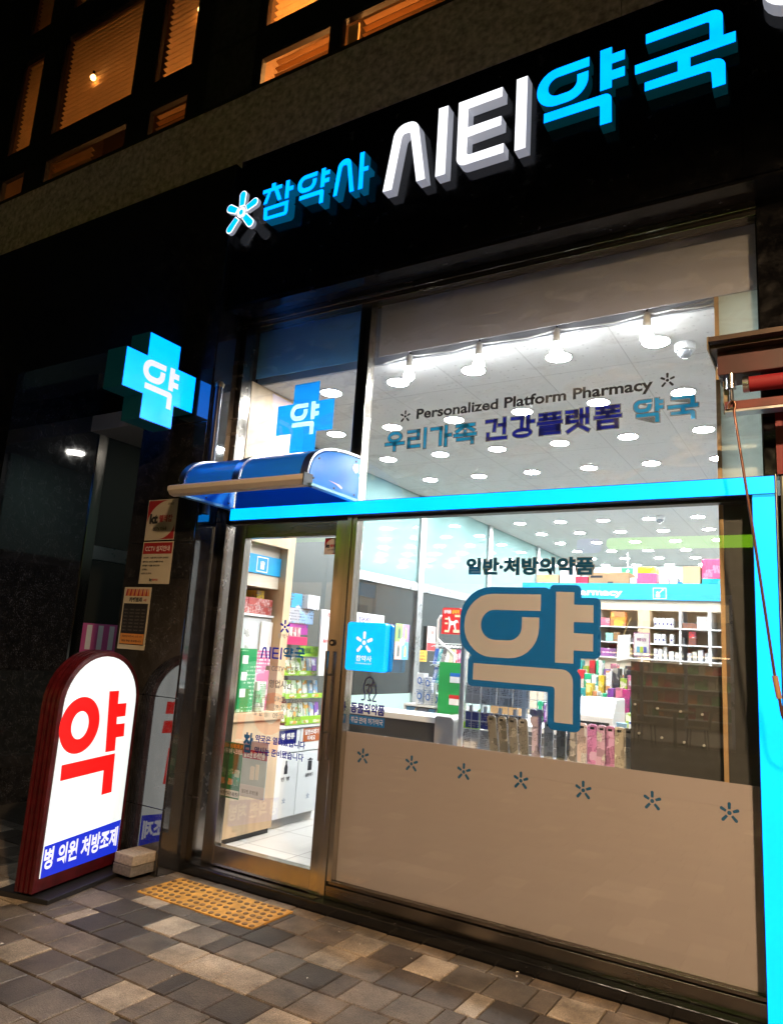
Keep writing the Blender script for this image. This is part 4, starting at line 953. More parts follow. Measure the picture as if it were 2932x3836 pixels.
# ------------------------------------------------------------------ shop interior: left cabinet seen through the door
t = thing('wall_cabinet', 'tall oak wall cabinet with blue header panel just inside the glass door', 'cabinet', (-4, .38, .1))
MB().box(-4.44, .06, .1, -3.72, .19, 3.447).build('side_panel', WOOD, t)
MB().box(-4.44, .66, .93, -3.72, .745, 3.447).build('side_panel', WOOD, t)
MB().box(-4.40, .19, 2.245, -3.72, .66, 3.447).build('upper_panel', WOOD, t)
MB().box(-4.44, .1905, .99, -4.40, .6595, 2.244).build('back_panel', BEIGE, t)
MB().box(-4.40, .192, 2.165, -3.80, .658, 2.243).build('fascia', BEIGE, t)
hp = MB().box(-4.40, .192, 2.02, -3.78, .658, 2.163).build('header_panel', BLUEB, t)
MB().box(-4.40, .192, 1.92, -3.79, .658, 2.018).build('lower_fascia', BEIGE, t)
mb = MB()
for (a, b, c, d_) in ((.37, .50, 2.142, 2.150), (.37, .50, 2.032, 2.040), (.37, .378, 2.040, 2.142), (.492, .50, 2.040, 2.142)): mb.box(-3.779, a, c, -3.777, b, d_)
mb.box(-3.779, .415, 2.055, -3.777, .458, 2.09); 
for k in range(4): mb.box(-3.779, .412 + k * .0135, 2.092, -3.777, .421 + k * .0135, 2.122 - abs(k - 1.5) * .006)
mb.build('hand_symbol', WHT, hp)
MB().box(-4.42, .05, .93, -3.69, .742, .99).build('counter_top', WOOD, t, bevel=.004)
MB().box(-4.42, .06, .14, -3.71, .735, .928).build('base', WOOD, t)
MB().box(-4.40, .07, .1, -3.73, .725, .139).build('plinth', BLACKM, t)
sh_ = MB().box(-4.39, .20, 1.695, -3.80, .65, 1.712).build('shelf', WHITEG, t)
t = thing('drinks_fridge', 'pale grey counter fridge with notice sheet inside the oak cabinet', 'fridge', (-4.1, .43, .99))
MB().box(-4.38, .30, .992, -3.82, .655, 1.69).build('body', M('pale_grey_fridge', (.62, .66, .70), .35), t, bevel=.006)
MB().box(-3.8185, .52, 1.0, -3.80, .652, 1.66).build('door', WHITEG, t, bevel=.004)
MB().box(-3.8195, .35, 1.43, -3.817, .43, 1.60).build('notice_sheet', printed((.8, .8, .8), (.8, .8, .8), (.2, .2, .2), 1.2), t)
pr_red = printed((.36, .055, .05), (.42, .08, .07), (.75, .7, .68), 1.2)
for k in range(6):
    y, z = .215 + (k % 3) * .142, 1.7125 + (k // 3) * .062
    tag(MB().box(-4.0, y, z, -3.812, y + .138, z + .06).build('drink_carton', pr_red, bevel=.002), ('dark red drink carton in the bottom row on the cabinet shelf', 'dark red drink carton in the top row on the cabinet shelf')[k // 3], 'carton', 'drink cartons on the cabinet shelf')
tag(MB().box(-3.98, .50, 1.838, -3.86, .585, 1.90).build('medicine_box', printed((.75, .6, .02), (.7, .5, .02), (.05, .05, .2)), bevel=.002), 'yellow medicine box on top of the red drink cartons', 'medicine box')
t = thing('standee', 'tall green product box standing on the oak counter by the door', 'product box', (-3.78, .36, .99))
MB().box(-3.84, .255, .992, -3.735, .425, 1.45).build('carton', printed((.01, .28, .09), (.02, .32, .10), (.6, .75, .6), .45), t, bevel=.003)
for z in (1.10, 1.22, 1.34): MB().box(-3.7345, .27, z, -3.733, .33, z + .06).build('white_flag', WHT, t)
tag(MB().box(-3.80, .44, .992, -3.77, .62, 1.44).build('product_card', printed((.62, .16, .32), (.75, .35, .5), (.9, .9, .9), .5)), 'pink product card standing beside the green box on the oak counter', 'display card')
tag(MB().box(-3.76, .46, .992, -3.735, .56, 1.21).build('product_card', printed((.75, .76, .72), (.2, .5, .25), (.1, .3, .1), .8)), 'small white and green card in front of the pink product card', 'display card')
# posters stuck low on the door glass
t = thing('poster', 'green health poster low on the door glass with Korean headline', 'poster', (-3.49, .01, .47))
MB().box(-3.532, .008, .475, -3.415, .011, .83).build('sheet', M('green_poster', (.02, .17, .05), .4, var=.4, scale=9), t)
txt('성공률 2배 UP', -3.528, .795, -3.42, .822, .006, M('orange_ink', (.85, .35, .03), .5), t, bold=.03); txt('1위 니코레트', -3.53, .757, -3.418, .79, .006, WHT, t, bold=.03)
for k, cc in enumerate(((.75, .25, .03), (.03, .5, .35))):
    MB().prism(fillet([(-3.522 + k * .052, .56, .01), (-3.478 + k * .052, .56, .01), (-3.478 + k * .052, .66, .01), (-3.522 + k * .052, .66, .01)]), 1, .0055, .0075).build('pack_picture', printed((.02, .25, .05), cc, (.9, .9, .8), 2.), t)
MB().box(-3.53, .0055, .485, -3.418, .0075, .528).build('white_strip', WHT, t); txt('한 피니까 세상 편다!', -3.528, .493, -3.42, .518, .0048, BLKT, t, bold=.03)
t = thing('poster', 'pale blue hair care poster beside the green poster on the door glass', 'poster', (-3.3, .01, .5))
MB().box(-3.412, .008, .505, -3.20, .011, .86).build('sheet', M('pale_blue_poster', (.50, .62, .72), .4, var=.12, scale=6), t)
MB().box(-3.411, .0055, .745, -3.201, .0075, .80).build('headline_band', M('crimson_band', (.35, .01, .06), .4), t); txt('탈모엔 로게인폼', -3.40, .752, -3.22, .79, .0048, WHT, t, bold=.03)
MB().prism(fillet([(-3.335, .615, .006), (-3.30, .615, .006), (-3.30, .70, .01), (-3.335, .70, .01)]), 1, .0055, .0075).build('bottle_picture', WHT, t); MB().box(-3.29, .0055, .62, -3.262, .0075, .715).build('bottle_picture', WHT, t)
MB().box(-3.411, .0055, .507, -3.201, .0075, .58).build('white_strip', M('lilac_white', (.72, .72, .82), .5), t); txt('탈모엔, 로게인폼', -3.39, .525, -3.25, .55, .0048, GREYD, t, bold=.02)

# waste sorting cabinet
t = thing('waste_cabinet', 'white two-door waste sorting cabinet with blue and orange labels inside the door', 'waste bin', (-4, 1.05, .1))
MB().box(-4.39, .748, .17, -3.765, 1.365, .845).build('carcass', WHITEG, t)
MB().box(-4.38, .752, .1, -3.80, 1.355, .168).build('plinth', M('pale_plinth', (.6, .6, .6), .5), t)
MB().box(-4.39, .746, .846, -3.735, 1.375, .872).build('worktop', WHITEG, t, bevel=.003)
for k, (a, b, col_, s1, s2) in enumerate(((.752, 1.052, NAVYT, '병 캔류', None), (1.058, 1.362, M('burnt_orange', (.42, .10, .02), .5), '일반쓰레기', '미세요'))):
    MB().box(-3.764, a, .66, -3.748, b, .84).build('flap', WHITEG, t, bevel=.003)
    dr = MB().box(-3.764, a, .175, -3.748, b, .65).build('door', WHITEG, t, bevel=.003)
    MB().box(-3.7475, a + .03, .728, -3.746, b - .05, .835).build('label_plate', NAVYT if k == 0 else col_, t)
    if s2: txt(s1, a + .05, .785, b - .07, .825, -3.7452, WHT, t, pl='x', bold=.03); txt(s2, a + .09, .738, b - .11, .776, -3.7452, WHT, t, pl='x', bold=.03)
    else: txt(s1, a + .06, .765, b - .08, .81, -3.7452, WHT, t, pl='x', bold=.03)
    cy_ = (a + b) / 2
    if k == 0: MB().prism([(cy_ - .02, .50), (cy_ + .02, .50), (cy_ + .02, .55), (cy_ + .008, .575), (cy_ + .008, .60), (cy_ - .008, .60), (cy_ - .008, .575), (cy_ - .02, .55)], 0, -3.7475, -3.746).build('bottle_symbol', BLKT, dr)
    else:
        mb = MB().box(-3.7475, cy_ - .026, .50, -3.746, cy_ + .026, .575).box(-3.7475, cy_ - .034, .580, -3.746, cy_ + .034, .588).box(-3.7475, cy_ - .012, .589, -3.746, cy_ + .012, .597); mb.build('bin_symbol', BLKT, dr)
    txt('빈 병' if k == 0 else '일반쓰레기', cy_ - .05, .45, cy_ + .05, .48, -3.7458, BLKT, dr, pl='x', bold=.02)
    decal_flower(cy_, .30, .022, -3.7458, DECB, dr, 'flower_symbol', 'x')

# stepped pack display on the waste cabinet
LIME = M('lime_card', (.30, .55, .04), .4); 
t = thing('pack_stand', 'black wire display with three lime green tiers on the waste cabinet', 'display stand', (-3.95, 1.08, .87))
MB().box(-4.2, .82, .873, -4.17, 1.36, 1.62).build('back', BLACKM, t)
for k, (z, x) in enumerate(((.873, -3.73), (1.075, -3.76), (1.255, -3.79))):
    MB().box(-4.168, .83, z, x - .012, 1.35, z + .012).build('tray', BLACKM, t)
    st = MB().box(x - .011, .83, z, x, 1.35, z + (.062 if k == 0 else .038)).build('front_strip', LIME, t)
    mb = MB()
    for j in range(3): mb.prism(fillet([(.88 + j * .15, z + .008, .008), (.97 + j * .15, z + .008, .008), (.97 + j * .15, z + .032, .008), (.88 + j * .15, z + .032, .008)]), 0, x + .0005, x + .0015)
    mb.build('pack_picture', printed((.8, .8, .6), (.75, .4, .1), (.1, .35, .05), 2.), st)
pp = [printed((.72, .74, .68), (.25, .5, .06), (.08, .3, .05), 1.6), printed((.78, .78, .72), (.75, .35, .08), (.1, .35, .08), 1.6), printed((.2, .42, .7), (.8, .8, .85), (.75, .4, .1), 1.6), printed((.25, .09, .4), (.75, .75, .8), (.1, .1, .4), 1.6)]
for k, (z, x) in enumerate(((.935, -3.76), (1.113, -3.79), (1.293, -3.82))):
    for j in range(7):
        y = .84 + j * .072; m_ = pp[(0, 1, 1, 0, 1, 2, 3)[j] if k != 1 else (0, 0, 1, 1, 1, 2, 2)[j]]
        lab = ('white and green plaster pack', 'white and orange plaster pack', 'blue plaster pack', 'purple plaster pack')[pp.index(m_)] + ' on the %s lime green tier' % ('lowest', 'middle', 'top')[k]
        mb = MB().prism([(x - .05, z - .045), (x - .02, z - .045), (x - .045, z + .10), (x - .062, z + .10)], 1, y, y + .062)
        tag(mb.build('plaster_pack', m_, bevel=.001), lab, 'plaster pack', 'plaster packs on the lime tiers')
t = tag(MB().box(-3.80, 1.0, 1.41, -3.792, 1.30, 1.495).build('header_card', printed((.30, .58, .05), (.36, .62, .08), (.03, .2, .03), .35)), 'lime green header card with a hand picture over the pack display', 'display card')
txt('케어리브', 1.03, 1.435, 1.15, 1.475, -3.7905, M('dark_green_ink', (.01, .09, .02), .5), t, pl='x', bold=.05)
bxs = [(-3.98, .88, 1.80, .16, .14, ((.03, .33, .62), (.75, .8, .85)), 'pale blue toy tonic box, topmost of the stack over the pack display'), (-4.0, .83, 1.675, .19, .35, ((.72, .74, .76), (.3, .5, .75)), 'white kids tonic box under the pale blue box'),
       (-4.0, .83, 1.585, .18, .30, ((.45, .06, .36), (.2, .1, .5)), 'magenta supplement box under the white kids box'), (-3.9, 1.05, 1.80, .12, .16, ((.76, .8, .82), (.3, .55, .8)), 'white supplement box with blue check edge on the stack')]
for (x, y, z, d_, w, (c1, c2), lab) in bxs:
    tag(MB().box(x, y, z, x + d_, y + w, z + (.118 if z > 1.7 else .12 if z > 1.6 else .088)).build('supplement_box', printed(c1, c2, (.1, .1, .15), .55), bevel=.002), lab, 'supplement box')
t = tag(MB().box(-3.93, .74, 1.50, -3.74, 1.03, 1.565).build('pink_tray', M('hot_pink_tray', (.62, .02, .12), .4), bevel=.003), 'hot pink counter tray beside the lime header card', 'tray')
for k in range(5): tag(MB().box(-3.90, .76 + k * .052, 1.567, -3.80, .80 + k * .052, 1.64).build('lozenge_pack', printed((.75, .7, .6), (.7, .3, .35), (.3, .05, .1), 1.5), bevel=.001), 'pale lozenge pack standing on the hot pink tray', 'pack', 'lozenge packs on the pink tray')
t = tag(MB().prism([(-3.72, 1.26), (-3.705, 1.26), (-3.72, 1.81), (-3.732, 1.81)], 1, 1.17, 1.42).build('product_card', M('white_card', (.78, .78, .78), .4)), 'large white pain relief card with red and blue headlines at the door edge', 'display card')
INKR = M('red_ink', (.55, .02, .03), .5); INKB = M('blue_ink', (.02, .15, .55), .5)
for (s, a, b, z0_, z1_, m_) in (('Ezn6', 1.24, 1.33, 1.755, 1.785, INKR), ('타이레놀', 1.28, 1.41, 1.655, 1.70, INKB), ('종합감기약', 1.28, 1.41, 1.60, 1.64, INKB), ('통증엔 빠르게', 1.20, 1.31, 1.53, 1.56, INKR), ('타이레놀', 1.27, 1.41, 1.46, 1.50, INKR)):
    txt(s, a, z0_, b, z1_, -3.7035, m_, t, pl='x', bold=.04)
tag(MB().box(-3.74, 1.27, 1.30, -3.70, 1.40, 1.45).build('medicine_box', printed((.02, .2, .55), (.05, .25, .6), (.8, .8, .85), .7), bevel=.002), 'blue medicine box in front of the white pain relief card', 'medicine box')

# notices on the left glass partition
def card(name, y0, z0, y1, z1, mt_, lab, cat_, lines=()):
    o = tag(MB().box(-4.402, y0, z0, -4.398, y1, z1).build(name, mt_), lab, cat_)
    for (s, a, b, c, e, mm) in lines: txt(s, y0 + a * (y1 - y0), z0 + b * (z1 - z0), y0 + c * (y1 - y0), z0 + e * (z1 - z0), -4.3965, mm, o, pl='x', bold=.03)
    return o
card('notice_board', 2.72, 1.62, 3.28, 1.885, M('white_board', (.72, .74, .76), .4), 'white notice board on the glass partition behind the square box sign', 'notice board', (('잠 자는 아이가', .08, .62, .48, .85, NAVYT),))
o = card('poster', 3.37, 1.46, 3.545, 1.81, M('midnight_poster', (.012, .014, .06), .3, var=.6, scale=5), 'dark blue poster with a pale face in profile on the partition', 'poster')
MB().add([(-4.3965, 3.41 + a * .1, 1.52 + b * .25) for a, b in ((.1, 0), (.5, .1), (.62, .25), (.7, .3), (.66, .4), (.82, .5), (.68, .62), (.7, .78), (.5, .95), (.1, 1.))], [tuple(range(10))]).build('face_picture', M('pale_face', (.45, .34, .40), .5), o)
o = tag(MB().box(-4.402, 3.55, 1.405, -4.398, 3.87, 1.82).build('poster', printed((.35, .6, .15), (.5, .5, .6), (.1, .1, .1), .5)), 'four colour poster of dropper bottles on the glass partition', 'poster')
for k, (a, b, cc) in enumerate(((0, 1, (.30, .60, .10)), (1, 1, (.32, .20, .62)), (0, 0, (.72, .42, .36)), (1, 0, (.12, .36, .68)))):
    MB().box(-4.3975, 3.552 + a * .158, 1.407 + b * .206, -4.3965, 3.708 + a * .158, 1.611 + b * .206).build('quarter', M('poster_tint', cc, .5), o)
    MB().prism([(3.605 + a * .158, 1.44 + b * .206), (3.655 + a * .158, 1.44 + b * .206), (3.655 + a * .158, 1.53 + b * .206), (3.64 + a * .158, 1.57 + b * .206), (3.62 + a * .158, 1.57 + b * .206), (3.605 + a * .158, 1.53 + b * .206)], 0, -4.396, -4.395).build('bottle_picture', M('bottle_ink', (.6, .5, .05) if k % 2 else (.08, .1, .06), .5), o)
MB().prism([(3.71 + .06 * math.cos(R(a)), 1.613 + .045 * math.sin(R(a))) for a in range(0, 360, 30)], 0, -4.3945, -4.3935).build('white_badge', WHT, o)
o = card('poster', 4.33, 1.53, 4.55, 1.835, M('pale_pink_poster', (.72, .58, .58), .5), 'narrow pink poster with red base on the glass partition', 'poster')
MB().box(-4.3975, 4.335, 1.535, -4.3965, 4.545, 1.63).build('red_base', INKR, o); MB().box(-4.3975, 4.37, 1.66, -4.3965, 4.50, 1.78).build('picture', printed((.72, .55, .55), (.6, .1, .12), (.2, .4, .3), 1.), o)
card('notice', 4.06, 1.395, 4.345, 1.528, M('yellow_notice', (.80, .55, .06), .5), 'yellow notice with red and black lettering on the glass partition', 'notice', (('당뇨병', .3, .68, .7, .9, INKR), ('소모성재료', .15, .38, .85, .6, BLKT), ('판매등록약국', .08, .08, .92, .3, INKR)))

# counter and shelves seen through the lower window
t = thing('service_counter', 'dark grey service counter with white top and rounded grey end', 'counter', (-2.8, 1.0, .1))
MB().box(-3.22, .72, 1.035, -2.335, 1.05, 1.075).build('worktop', WHITEG, t, bevel=.004)
MB().box(-3.20, .76, .1, -2.335, 1.04, 1.034).build('front', M('charcoal_front', (.05, .052, .055), .35), t)
MB().prism(fillet([(-2.333, .1), (-2.195, .1), (-2.195, 1.09, .03), (-2.333, 1.09, .015)]), 1, .66, 1.06).build('end_panel', M('warm_grey_laminate', (.30, .285, .285), .4), t)
pw = printed((.76, .77, .80), (.80, .80, .82), (.06, .16, .42), .8)
for k, (x, z, w, h) in enumerate(((-3.23, 1.055, .075, .135), (-3.145, 1.055, .075, .13), (-3.235, 1.192, .075, .13), (-3.15, 1.187, .07, .105), (-3.065, 1.055, .07, .10))):
    o = tag(MB().box(x, 2.0, z, x + w, 2.09, z + h).build('device_box', pw, bevel=.002), 'white device box with a blue ring, %s on the low shelf behind the counter' % ('bottom left', 'bottom middle', 'upper left', 'upper right', 'bottom right')[k], 'product box')
    MB().prism([(x + w * .5 + .022 * math.cos(R(a)), z + h * .5 + .03 * math.sin(R(a))) for a in range(0, 360, 20)], 1, 1.997, 1.9995).build('blue_ring', INKB, o); MB().prism([(x + w * .5 + .013 * math.cos(R(a)), z + h * .5 + .019 * math.sin(R(a))) for a in range(0, 360, 20)], 1, 1.994, 1.9965).build('ring_centre', WHT, o)
t = thing('low_shelf', 'white low shelf unit holding white device boxes behind the counter', 'shelf unit', (-3.05, 2.05, .1))
MB().box(-3.32, 1.95, 1.035, -2.82, 2.35, 1.052).build('top', WHITEG, t); MB().box(-3.32, 1.95, .9, -2.82, 2.35, .915).build('shelf', WHITEG, t); MB().box(-3.32, 2.33, .1, -2.82, 2.35, 1.034).build('back', WHITEG, t)
for x in (-3.32, -2.835): MB().box(x, 1.95, .1, x + .015, 2.329, 1.034).build('side', WHITEG, t)
rg = random.Random(8)
for k in range(9):
    x = -3.0 + (k % 5) * .045; z = 1.0535 + (k // 5) * .055
    tag(MB().box(x, 2.05 + rg.random() * .02, z, x + .04, 2.10, z + .045 + rg.random() * .009).build('small_carton', printed((.78, .78, .78), (.7, .72, .75), (.1, .1, .3), 1.6), bevel=.001), ('small white carton in the lower row beside the device boxes', 'small white carton stacked on others beside the device boxes')[k // 5], 'carton', 'small white cartons on the low shelf')
for k in range(4): tag(MB().box(-3.30 + k * .11, 1.97, .917, -3.20 + k * .11, 2.1, 1.025).build('shelf_carton', printed(((.75, .78, .8), (.15, .2, .3), (.75, .76, .78), (.3, .22, .6))[k], (.1, .3, .6), (.05, .05, .1), .8), bevel=.002), ('white carton at the end of the shelf under the device boxes', 'dark navy carton on the shelf under the device boxes', 'white carton beside the purple one under the device boxes', 'purple carton on the shelf under the device boxes')[k], 'carton')
t = thing('magazine_rack', 'white tubular display rack with tilted wire shelves behind the counter', 'display rack', (-2.85, 2.0, .1))
for x in (-3.04, -2.74): MB().tube([(x, 2.0, .1), (x, 2.0, 1.80), (x + .02, 2.0, 1.83), (x + .07, 2.0, 1.83)], .012, 10).build('upright', WHITEG, t, smooth=True)
MB().tube([(-3.02, 1.98, 1.62), (-2.82, 1.9, 1.50), (-2.80, 1.9, 1.2)], .011, 10).build('brace', WHITEG, t, smooth=True)
for z in (1.24, 1.40, 1.56):
    mb = MB()
    for k in range(9): mb.tube([(-3.03 + k * .035, 1.87, z), (-3.03 + k * .035, 2.0, z + .02)], .0025, 6)
    mb.tube([(-3.04, 1.87, z + .03), (-2.74, 1.87, z + .03)], .003, 6); mb.build('wire_shelf', WHITEG, t)
for k in range(14):
    z = (1.255, 1.415)[k // 7]; x = -3.02 + (k % 7) * .038
    cc = ((.02, .1, .4), (.5, .03, .05), (.75, .75, .75), (.03, .3, .35), (.4, .05, .2), (.75, .7, .3), (.1, .1, .12))[(k * 3) % 7]
    nm = ('navy', 'red', 'white', 'teal', 'magenta', 'yellow', 'black')[(k * 3) % 7]
    tag(MB().prism([(1.89, z), (1.90, z), (1.945, z + .13), (1.935, z + .13)], 0, x, x + .034).build('booklet', printed(cc, [min(1, v + .2) for v in cc], (.9, .9, .9), 1.2)), '%s booklet on the %s wire shelf of the white rack' % (nm, ('lower', 'upper')[k // 7]), 'booklet')
t = tag(MB().prism(fillet([(-2.985, 1.675), (-2.80, 1.675), (-2.80, 1.905, .02), (-2.985, 1.905, .02)]), 1, 1.96, 1.968).build('standee', M('red_display_card', (.60, .02, .025), .4)), 'red display card with a running dog picture on the white rack', 'display card')
txt('반려동물', -2.965, 1.855, -2.90, 1.885, 1.9585, WHT, t, bold=.05); txt('상비약', -2.89, 1.853, -2.82, 1.887, 1.9585, M('orange_ink2', (.9, .45, .05), .5), t, bold=.05)
mb = MB().box(-2.955, 1.957, 1.80, -2.925, 1.9595, 1.815).box(-2.955, 1.957, 1.76, -2.925, 1.9595, 1.775).box(-2.955, 1.957, 1.69, -2.91, 1.9595, 1.71).box(-2.87, 1.957, 1.69, -2.81, 1.9595, 1.715).box(-2.86, 1.957, 1.825, -2.81, 1.9595, 1.845)
mb.build('caption_plates', M('cream_plate', (.8, .75, .5), .5), t)
MB().add([(-2.93 + a * .11, 1.9575, 1.70 + b * .13) for a, b in ((.1, 0), (.2, .02), (.3, .4), (.55, .45), (.7, .1), (.8, .1), (.72, .5), (.85, .62), (1, .55), (.9, .75), (.7, .78), (.55, .65), (.3, .7), (.15, 1), (.05, .95), (.15, .6))], [tuple(range(16))]).build('dog_picture', WHT, t)
t = thing('standee', 'tall green cardboard standee with white flags behind the wire rack', 'standee', (-2.8, 1.95, .1))
MB().box(-2.905, 1.80, .1, -2.70, 1.84, 1.435).build('board', M('green_card', (.01, .30, .07), .45), t)
for (z, cc) in ((1.32, INKB), (1.14, INKR)):
    MB().box(-2.80, 1.797, z - .05, -2.70, 1.7995, z).build('white_flag', WHT, t); MB().box(-2.80, 1.7965, z, -2.70, 1.799, z + .03).build('flag_band', cc, t)
t = thing('display_box', 'lime and white leaflet box with Korean lettering beside the wire rack', 'display box', (-2.15, .85, .1))
MB().box(-2.23, .80, .1, -2.06, .95, 1.02).build('box', M('white_carton', (.74, .74, .70), .5), t)
MB().prism([(-2.228, 1.02), (-2.065, 1.02), (-2.065, 1.16), (-2.10, 1.13), (-2.14, 1.10)], 1, .797, .7995).build('lime_back', LIME, t)
MB().prism([(-2.228, .80), (-2.062, .74), (-2.062, .85), (-2.228, .93)], 1, .797, .7995).build('orange_swoosh', M('orange_red_ink', (.7, .10, .02), .5), t); txt('마데카', -2.222, .955, -2.11, 1.0, .7965, BLKT, t, bold=.04)
for k in range(5): tag(MB().prism([(-2.24 + k * .03, 1.022), (-2.215 + k * .03, 1.022), (-2.22 + k * .03, 1.13), (-2.243 + k * .03, 1.13)], 1, .83, .836).build('leaflet', printed((.75, .78, .7), (.4, .6, .1), (.1, .3, .05), 1.5)), 'white and green leaflet fanned out of the lime leaflet box', 'leaflet', 'leaflets in the lime box')

# wire grid rack in the window with hanging packs
t = thing('wire_rack', 'white wire grid rack on posts standing inside the lower window', 'wire rack', (-1.85, .45, .1))
for x in (-2.035, -1.62): MB().box(x - .013, .42, .1, x + .013, .446, 1.62).build('post', WHITEG, t, bevel=.003)
mb = MB()
for k in range(17): mb.cyl((-2.02, .40, .80 + k * .052), (-1.40, .40, .80 + k * .052), .0022, 6)
for k in range(11): mb.cyl((-2.01 + k * .06, .404, .5), (-2.01 + k * .06, .404, 1.64), .0022, 6)
mb.build('grid', WHITEG, t)
specs = [(1.20, (.02, .05, .25), 'navy'), (1.20, (.03, .05, .3), 'navy'), (1.20, (.02, .02, .025), 'black'), (1.20, (.02, .02, .025), 'black')]
gpk = printed((.72, .73, .73), (.80, .80, .80), (.10, .10, .10), 1.3)
for k in range(4):
    x = -2.0 + k * .096
    o = thing('hanging_pack', ('small navy pack hanging highest at the left of the wire rack', 'navy pack with round seal hanging on the wire rack', 'black pack hanging left of the grey post on the wire rack', 'black pack hanging beside the grey post on the wire rack')[k], 'hanging pack', (x + .04, .43, 1.06))
    MB().box(x, .425, 1.065, x + .085, .445, 1.165).build('cover', printed(specs[k][1], specs[k][1], (.4, .4, .45), 1.), o, bevel=.001); MB().box(x + .03, .41, 1.16, x + .05, .424, 1.20).build('hook', WHITEG, o)
for k in range(7):
    x = (-2.005, -1.90, -1.795)[k % 3] if k < 6 else -1.69; z = (.92, 1.21, 1.21)[k // 3] if k < 6 else 1.21
    tag(MB().box(x, .425, z, x + .098, .447, z + (.135 if z < 1 else .125)).build('mask_pack', gpk, bevel=.002), 'grey mask pack printed with small text hanging %s on the wire rack' % ('in the bottom row' if z < 1 else 'in the upper row'), 'mask pack', 'grey mask packs on the wire rack')

# blister packs along the window ledge
t = thing('window_ledge', 'grey ledge shelf with yellow price strip behind the frosted film', 'ledge', (-1.35, .25, .9))
MB().box(-1.80, .10, .925, -.925, .46, .945).build('shelf', GREY, t); MB().box(-1.80, .094, .94, -.925, .099, .962).build('price_strip', M('yellow_price_strip', (.75, .68, .12), .4), t)
MB().box(-1.79, .43, .1, -.93, .455, .924).build('back', GREY, t)
bl = [(-1.70, .10, (.13, .12, .10), 'smoky grey'), (-1.64, .085, (.13, .12, .10), 'smoky grey'), (-1.58, .07, (.15, .14, .12), 'smoky grey'), (-1.52, .06, (.15, .14, .12), 'smoky grey'), (-1.455, 0, (.45, .38, .5), 'lilac bear shaped'), (-1.385, 0, (.50, .55, .55), 'pale aqua'), (-1.315, 0, (.16, .16, .15), 'dark grey'), (-1.255, 0, (.20, .19, .18), 'charcoal'), (-1.20, 0, (.50, .40, .38), 'peach'), (-1.145, 0, (.58, .20, .42), 'magenta'), (-1.095, 0, (.55, .32, .46), 'pink'), (-1.05, 0, (.40, .18, .34), 'plum'), (-1.002, 0, (.34, .31, .25), 'olive grey'), (-.955, 0, (.30, .28, .24), 'taupe')]
bl = [(x, t_, tuple(min(.85, v * 1.75) for v in c_), n_) for x, t_, c_, n_ in bl]
for k, (x, tilt, cc, nm) in enumerate(bl):
    o = thing('toothbrush_pack', ('%s toothbrush pack' % nm) + (' number leaning left of the bear pack on the window ledge'.replace('number ', '') if tilt else ' standing on the window ledge behind the glass'), 'toothbrush pack', (x, .2, .945), 'leaning grey toothbrush packs' if tilt else None)
    h = .225 if k < 6 else .235; w = .026
    top = fillet([(x - w + .002, .946), (x + w - .002, .946), (x + w - tilt * .3, .946 + h, .016), (x - w - tilt * .3, .946 + h, .016)])
    MB().prism(top, 1, .19, .205).build('card', printed([v * .95 for v in cc], [min(.85, v * 1.5 + .05) for v in cc], [v * .25 for v in cc], 1.7), o)
    MB().prism(fillet([(x - .016, .965, .008), (x + .016, .965, .008), (x + .016 - tilt * .2, 1.12, .01), (x - .016 - tilt * .2, 1.12, .01)]), 1, .205, .222).build('blister', glassmat('blister_plastic', (.8, .8, .8), .08), o)
    MB().box(x - .011 - tilt * .3, .1885, .946 + h - .026, x + .011 - tilt * .3, .1895, .946 + h - .014).build('hang_hole', BLACKM, o)
    if k == 4:
        for (a, b, r_) in ((-.02, 1.21, .022), (.02, 1.21, .022), (0, 1.17, .036)): MB().prism([(x + a + r_ * math.cos(R(g)), b + r_ * math.sin(R(g))) for g in range(0, 360, 24)], 1, .186 - r_ * .1, .1895 - r_ * .1).build('bear_shape', printed((.6, .5, .6), (.65, .6, .45), (.3, .15, .4), 1.5), o)

# middle display table heaped with goods
t = thing('display_table', 'white display table heaped with medicine boxes in the middle of the shop', 'display table', (-1.75, 1.95, .1))
MB().box(-2.45, 1.45, .98, -1.0, 2.5, 1.02).build('top', WHITEG, t, bevel=.004); MB().box(-2.40, 1.5, .1, -1.05, 2.45, .979).build('base', GREY, t)
t = thing('label_printer', 'white desktop machine with black slot on the display table', 'machine', (-1.55, 1.55, 1.02))
MB().prism([(1.46, 1.021), (1.80, 1.021), (1.80, 1.26), (1.56, 1.26), (1.46, 1.14)], 0, -1.62, -1.36).build('body', WHITEG, t, bevel=.008); MB().box(-1.60, 1.452, 1.055, -1.385, 1.459, 1.10).build('slot', BLACKM, t)
t = thing('paper_cup', 'pale blue paper cup right of the white desktop machine', 'cup', (-1.30, 1.5, 1.02))
MB().lathe((-1.31, 1.50, 1.0205), [(.028, 0), (.037, .085), (.039, .088), (.035, .086)], 18).build('cup', M('pale_blue_cup', (.30, .50, .70), .5), t, smooth=True)
tag(MB().box(-1.27, 1.52, 1.0205, -1.20, 1.58, 1.12).build('tissue_box', printed((.75, .76, .8), (.1, .2, .55), (.1, .1, .4), 1.), bevel=.002), 'white and blue packet right of the paper cup', 'packet')
tag(MB().box(-2.34, 1.6, 1.0205, -2.12, 1.78, 1.135).build('cardboard_box', M('kraft_cardboard', (.40, .26, .13), .8, var=.1, scale=10), bevel=.003), 'brown cardboard carton on the display table behind the wire grid', 'carton')
